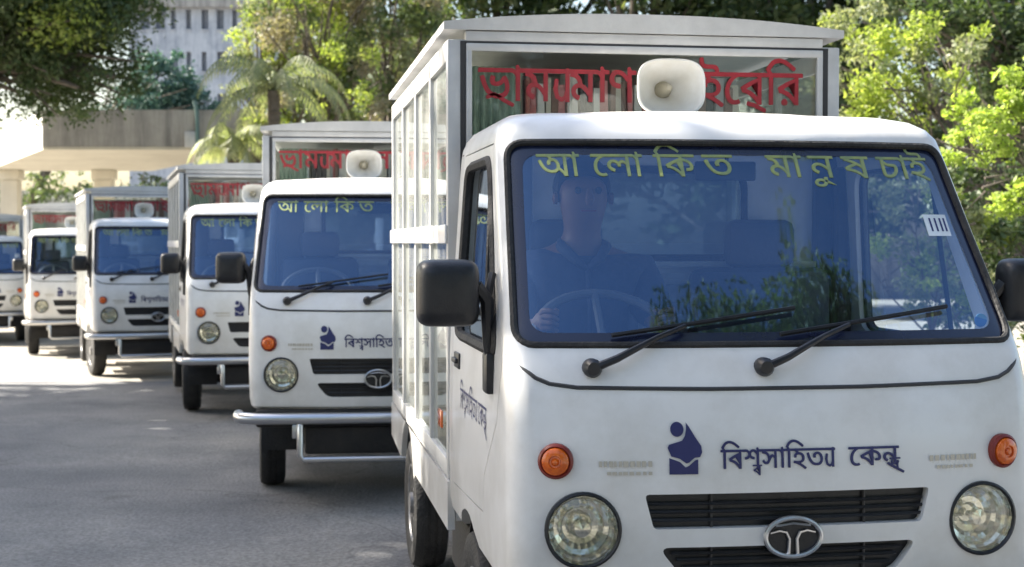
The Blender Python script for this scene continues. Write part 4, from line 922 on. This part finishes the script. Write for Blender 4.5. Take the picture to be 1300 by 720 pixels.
tree('broadleaf_tree','dark tree with gaps of light at the top right corner','tree',b0,
 bl(b0,[(1250,50,22,.9),(1300,20,22,1.0),(1200,0,22,.8),(1290,90,22,.8),(1130,-10,23,.8),(1360,60,22,1.2),(1250,130,22.5,.8),(1330,170,22,1.0)]),
 [('dark',.85,'crown'),('mid',.15,'crown')],.07,1200,9,None,.12)
b0=(3.9,13.6,0)
tree('shrub','sunlit olive-green bush seen through the right door window of the nearest truck','shrub',b0,
 bl(b0,[(1130,250,13.6,.30),(1180,230,13.8,.32),(1220,270,13.6,.32),(1150,310,13.5,.34),(1205,335,13.5,.34),(1160,370,13.5,.34),(1220,390,13.5,.34),(1100,330,13.8,.3),(1250,330,13.8,.3),(1290,420,13,.4)]),
 [('pale',.6,'crown'),('bright',.4,'young_leaves')],.035,6500,17,None,.02)
# row of dark trees behind (out of the shared meshes)
b0=(0,0,0)
base_tree=tree('broadleaf_tree','dark tree of the row behind, above the left half of the nearest truck box','tree',(0,38,G0),
 [(0,0,7,2.2),(-2.2,.3,6,1.7),(2.2,-.2,6.3,1.7),(0.3,.4,9.2,2.2),(-1.8,0,9.6,1.8),(2,.2,9.2,1.7),(-1.4,0,4.0,1.5),(1.3,0,3.8,1.5),(0,.4,11.4,1.8),(-.1,0,2.2,1.4),(2.4,0,2.4,1.2),(-2.5,0,2.4,1.2)],
 [('dark',.6,'crown'),('mid',.4,'crown')],.13,420,10,'dark trees in the row behind the trucks',.3)
spots=[(3.6,36,.6,1.0,'dark tree of the row behind, above the speaker of the nearest truck'),(7.6,38,1.9,1.05,'dark tree of the row behind, above the right end of the nearest truck box'),
(-3.9,42,2.6,1.0,'dark tree of the row behind, behind the pale and dry trees'),(11.8,36,3.4,1.1,'dark tree of the row behind, at the right edge behind the yellow-green tree'),(16.2,42,5.2,1.2,'dark tree of the row behind, beyond the right edge bushes')]
for x,y,a,s,lab in spots:
    c=copy_tree(base_tree); c.location=(x,y,G0); c.rotation_euler=(0,0,a); c.scale=(s,s,s); c['label']=lab
base_tree.location=(-.4,38,G0)
# trees standing left of the yard, whose crowns shade it
b0=(-12.5,11.5,0)
tree('broadleaf_tree','large shade tree left of the yard, outside the photo, its shadow on the asphalt','tree',b0,
 [(1.0,.5,8,2.3),(-1.5,1.5,8.5,2.4),(2.4,-2.4,7.6,1.7),(.5,3.0,8,2.0),(-.5,-2.5,7.6,2.4),(3.0,-5.0,7.4,1.7),(1.0,-5.2,7.6,2.0),(-2,4.5,8.6,2.0),(-3.5,-1,8,2.2),(4.6,-7.4,7.3,1.6),(2.5,-8,7.5,1.9),(2.0,5.2,7.6,1.5),(5.2,-5.4,7.6,1.5),(4.2,-3.6,7.8,1.2),(3.3,-1.7,7.7,1.2),(1.7,-.8,7.8,1.5),(3.0,-.1,7.6,1.0),(1.5,7.0,8,1.6),(3.2,7.3,8,1.4),(.2,6.0,8.2,1.5),(2.6,5.6,7.8,1.3),(-1.8,-5,8.0,2.0),(-1.5,-8.2,8,2.0)],
 [('dark',.6,'crown'),('mid',.4,'crown')],.15,480,21,None,.4,fork=4.5)
b0=(6.0,-3.0,0)
tree('broadleaf_tree','tall tree behind the photographer, mirrored in the lower right of the nearest windscreen','tree',b0,
 [(-3.0,2.3,9.3,1.5),(-4.0,1.7,9.5,1.4),(-1.7,3.0,8.8,1.5),(-.6,3.6,8.8,1.5),(-1,0,8.5,2.0),(1,-1,8.5,2.4),(2.5,3.5,8.6,1.8),(4.5,4.4,8.8,1.8),(-.2,2.6,8.8,1.5),(-2.6,-1.0,9.2,2.0),(.8,3.2,8.6,1.6),(-4,.2,9.6,1.6),(-2.6,1.0,9.3,1.6)],
 [('dark',.55,'crown'),('mid',.45,'crown')],.055,3200,22,None,.3,fork=4.5)
b0=(-9.8,16.5,0)
tree('broadleaf_tree','dark leaning tree outside the left edge, mirrored in the fifth windscreen','tree',b0,
 [(4.4,2.0,8.6,1.7),(3.2,2.6,8.4,1.6),(5.4,2.9,8.9,1.4),(4.6,.6,8.6,1.5),(1.2,1.0,8.0,1.6),(3.0,4.2,9.2,1.3)],
 [('dark',.7,'crown'),('mid',.3,'crown')],.10,500,23,None,.2,fork=4.5)
for k,(x,y,s) in enumerate([(-9,-14,1.0),(-3.5,-17,1.1),(2.5,-15,1.0),(8,-17,1.15),(13,-12,1.0),(-15,-10,1.1),(15,-4,.9)]):
    c=copy_tree(base_tree); c.location=(x,y,0); c.rotation_euler=(0,0,k*1.3); c.scale=(s,s,s); c['label']='dark tree standing behind the photographer, outside the photo'; c['group']='trees behind the photographer'
# shrubs beyond the canopy
rs=[(30,240,47,'round shrub seen under the left end of the entrance canopy'),(80,238,48,'second shrub under the entrance canopy, right of the round one'),(172,236,47,'dark shrub under the entrance canopy above the fourth truck'),(205,240,50,'small shrub at the right under the entrance canopy')]
for k,(px,py,D,lab) in enumerate(rs):
    X,Y,Z=PX(px,py,D); b0=(X,D,G0); w=1.25 if k<2 else 1.0
    tree('shrub',lab,'shrub',b0,[(0,0,Z-G0,.75*w),(-.75*w,0,Z-G0-.25,.6),(.75*w,0,Z-G0-.2,.6),(0,.1,1.3,.8),(-.7,0,1.2,.7),(.7,0,1.2,.7)],[('mid' if k<2 else 'dark',1,'crown')],.10,300,40+k,None,.07)

# ------------------------------------------------------------------ buildings
def stained(name,c1,c2,streak=.5,scale=1.0):
    m,nt,out=nodes(name); b=N(nt,'ShaderNodeBsdfPrincipled'); b.inputs['Roughness'].default_value=.88
    tc=N(nt,'ShaderNodeTexCoord'); mp=N(nt,'ShaderNodeMapping'); mp.inputs['Scale'].default_value=(1.6*scale,1.6*scale,.16*scale); L(nt,tc,'Object',mp,'Vector')
    n=N(nt,'ShaderNodeTexNoise'); n.inputs['Scale'].default_value=2.2; n.inputs['Detail'].default_value=8; n.inputs['Roughness'].default_value=.7; L(nt,mp,'Vector',n,'Vector')
    n2=N(nt,'ShaderNodeTexNoise'); n2.inputs['Scale'].default_value=.9*scale; n2.inputs['Detail'].default_value=9; n2.inputs['Roughness'].default_value=.7; L(nt,tc,'Object',n2,'Vector')
    r=ramp(nt,[(.38,c2),(.58,c1)]); L(nt,n,'Fac',r,'Fac')
    r2=ramp(nt,[(.35,c2),(.6,c1)]); L(nt,n2,'Fac',r2,'Fac')
    mx=N(nt,'ShaderNodeMixRGB'); mx.inputs['Fac'].default_value=streak; L(nt,r2,'Color',mx,'Color1'); L(nt,r,'Color',mx,'Color2'); L(nt,mx,'Color',b,'Base Color')
    L(nt,b,'BSDF',out,'Surface'); return m
cream=stained('cream_plaster',(.64,.60,.50),(.50,.46,.38),.4); weather=stained('weathered_concrete',(.42,.39,.35),(.15,.14,.13),.6)
tow=stained('tower_concrete',(.50,.51,.53),(.24,.26,.30),.4,1.3); dark=mat('dark_opening',(.16,.17,.21),.4,noise=(.2,.21,.23),nscale=1)
white=mat('white_plaster',(.8,.79,.74),.8,noise=(.68,.66,.6),nscale=2)
p=empty('entrance_canopy',(-12.5,30,G0)); 
def W(mb,a,b,o=(-12.5,30,G0),ch=0): mb.box(tuple(a[i]-o[i] for i in range(3)),tuple(b[i]-o[i] for i in range(3)),ch)
def PP(poly): return [(a+12.5,c-30) for a,c in poly]
xl=-9.62; xr=-5.2; sk=-.486
f=MB(); f.prism(PP([(xl,30),(xr,30),(xr-.1,30.2),(xl+.1,30.2)]),3.42-G0,4.17-G0,'z'); f.build('parapet',weather,p,False)
f=MB(); f.prism(PP([(xl-.003,30.003),(xl+.097,30.203),(xl+.10+sk*9,39),(xl+sk*9,39)]),3.42-G0,4.165-G0,'z'); f.build('side_parapet',white,p,False)
f=MB(); f.prism(PP([(xl+.01,30.02),(xr-.01,30.02),(xr+sk*9,39),(xl+sk*9+.01,39)]),3.36-G0,3.415-G0,'z'); f.prism(PP([(xl+.13,30.21),(xr-.12,30.21),(xr+sk*9,38.9),(xl+sk*9+.12,38.9)]),3.416-G0,3.60-G0,'z'); f.build('roof_slab',cream,p,False)
for x in (PX(8,0,38)[0],PX(128,0,38)[0],PX(255,0,38)[0]):
    f=MB(); W(f,(x-.22,38.2,G0-.1),(x+.22,38.6,3.09)); W(f,(x-.28,38.14,3.1),(x+.28,38.66,3.353),ch=.02); f.build('column',cream,p)
f=MB(); W(f,(PX(236,0,30)[0],29.93,3.40),(PX(252,0,30)[0],29.998,3.72),ch=.01); f.build('light_box',M['alu'],p)
f=MB(); x=PX(252,0,30)[0]; f.tube([(x+12.5,-.06,3.4-G0),(x+12.5,-.06,4.1-G0),(x+12.45,-.06,4.35-G0)],.04,8); f.build('drain_pipe',mat('teal_pipe',(.12,.2,.19),.5),p)
tag(p,'weathered concrete entrance canopy with a cream underside at the left','canopy')
# back wall behind shrubs
p=MB(); W(p,(-30,52,G0-.2),(-8,52.4,3.3),o=(0,0,0)); tag(p.build('boundary_wall',cream),'pale cream wall behind the shrubs, seen below the canopy','wall')
# low wall along the right and behind
p=MB(); W(p,(-6,44.5,G0-.2),(30,44.8,2.4),o=(0,0,0)); tag(p.build('boundary_wall',weather),'stained concrete wall behind the row of dark trees','wall')
# tower
p=empty('apartment_tower',(-16.5,78,G0)); o=(-16.5,78,G0)
x0=PX(165,0,75)[0]; x1=PX(345,0,75)[0]; zt=PX(0,12,75)[2]
wall=MB(); W(wall,(x0,75,G0-.2),(x1,86,zt),o); wm=wall.mesh('wall',tow,False)
cut=[];rnd=random.Random(5); wins=[]
nx=8; nz=6
cb=MB()
for i in range(nx):
    for k in range(nz):
        xx=x0+.6+i*(x1-x0-1.0)/nx; zz=1.6+k*2.15; w_=rnd.choice([.25,.35,.5])
        wins.append((xx,zz,w_,1.0)); W(cb,(xx,74.5,zz),(xx+w_,75.35,zz+1.0),o)
wm=boolean(wm,[cb.mesh('c',tow,False)]); wm.materials.clear(); finish(wm,tow,False); obj('wall',wm,p)
for xx,zz,w_,h_ in wins:
    if zz>5.5:
        f=MB(); W(f,(xx,75.30,zz),(xx+w_,75.34,zz+h_),o); f.m=1; W(f,(xx+w_/2-.02,75.26,zz),(xx+w_/2+.02,75.299,zz+h_),o); W(f,(xx-.04,74.93,zz-.07),(xx+w_+.04,74.998,zz-.005),o); f.build('window',[dark,tow],p,False)
f=MB(); W(f,(x0-.35,74.6,zt+.003),(x1+.35,86.4,zt+.62),o); f.build('roof_slab',weather,p,False)
f=MB(); W(f,(x0+1,76,zt+.623),(x0+4,80,zt+2.5),o); f.build('stair_house',tow,p,False)
tag(p,'tall grey weathered concrete tower block behind the trees at the upper left','building')

# ------------------------------------------------------------------ light, sky, camera
S=Vector((-.72,.25,.66)).normalized()
w=bpy.data.worlds.new('World'); sc.world=w; w.use_nodes=True; nt=w.node_tree
bg=nt.nodes['Background']; sky=nt.nodes.new('ShaderNodeTexSky'); sky.sky_type='NISHITA'; sky.sun_disc=False
sky.sun_elevation=math.asin(S.z); sky.sun_rotation=math.atan2(S.x,S.y); sky.air_density=1.2; sky.dust_density=3.0; sky.ozone_density=1.2
nt.links.new(sky.outputs[0],bg.inputs[0]); bg.inputs[1].default_value=.088
sl=bpy.data.lights.new('sun','SUN'); sl.energy=5.0; sl.angle=R(.53); sl.color=(1,.94,.84)
so=bpy.data.objects.new('sun',sl); col.objects.link(so); so.rotation_euler=(-S).to_track_quat('-Z','Y').to_euler(); so.location=(-20,10,30)
cam=bpy.data.cameras.new('camera'); cam.sensor_width=36; cam.lens=1854.8/1300*36; cam.clip_end=2000; cam.clip_start=.05
co=bpy.data.objects.new('camera',cam); col.objects.link(co); co.location=(0,0,1.4567); co.rotation_euler=(pi/2-.0281,0,0); sc.camera=co
cam.dof.use_dof=True; cam.dof.focus_distance=4.1; cam.dof.aperture_fstop=5.6
sc.view_settings.view_transform='Standard'; sc.view_settings.look='None'; sc.view_settings.gamma=1; sc.view_settings.exposure=2.0
sc.cycles.max_bounces=10; sc.cycles.transparent_max_bounces=24; sc.cycles.use_denoising=True
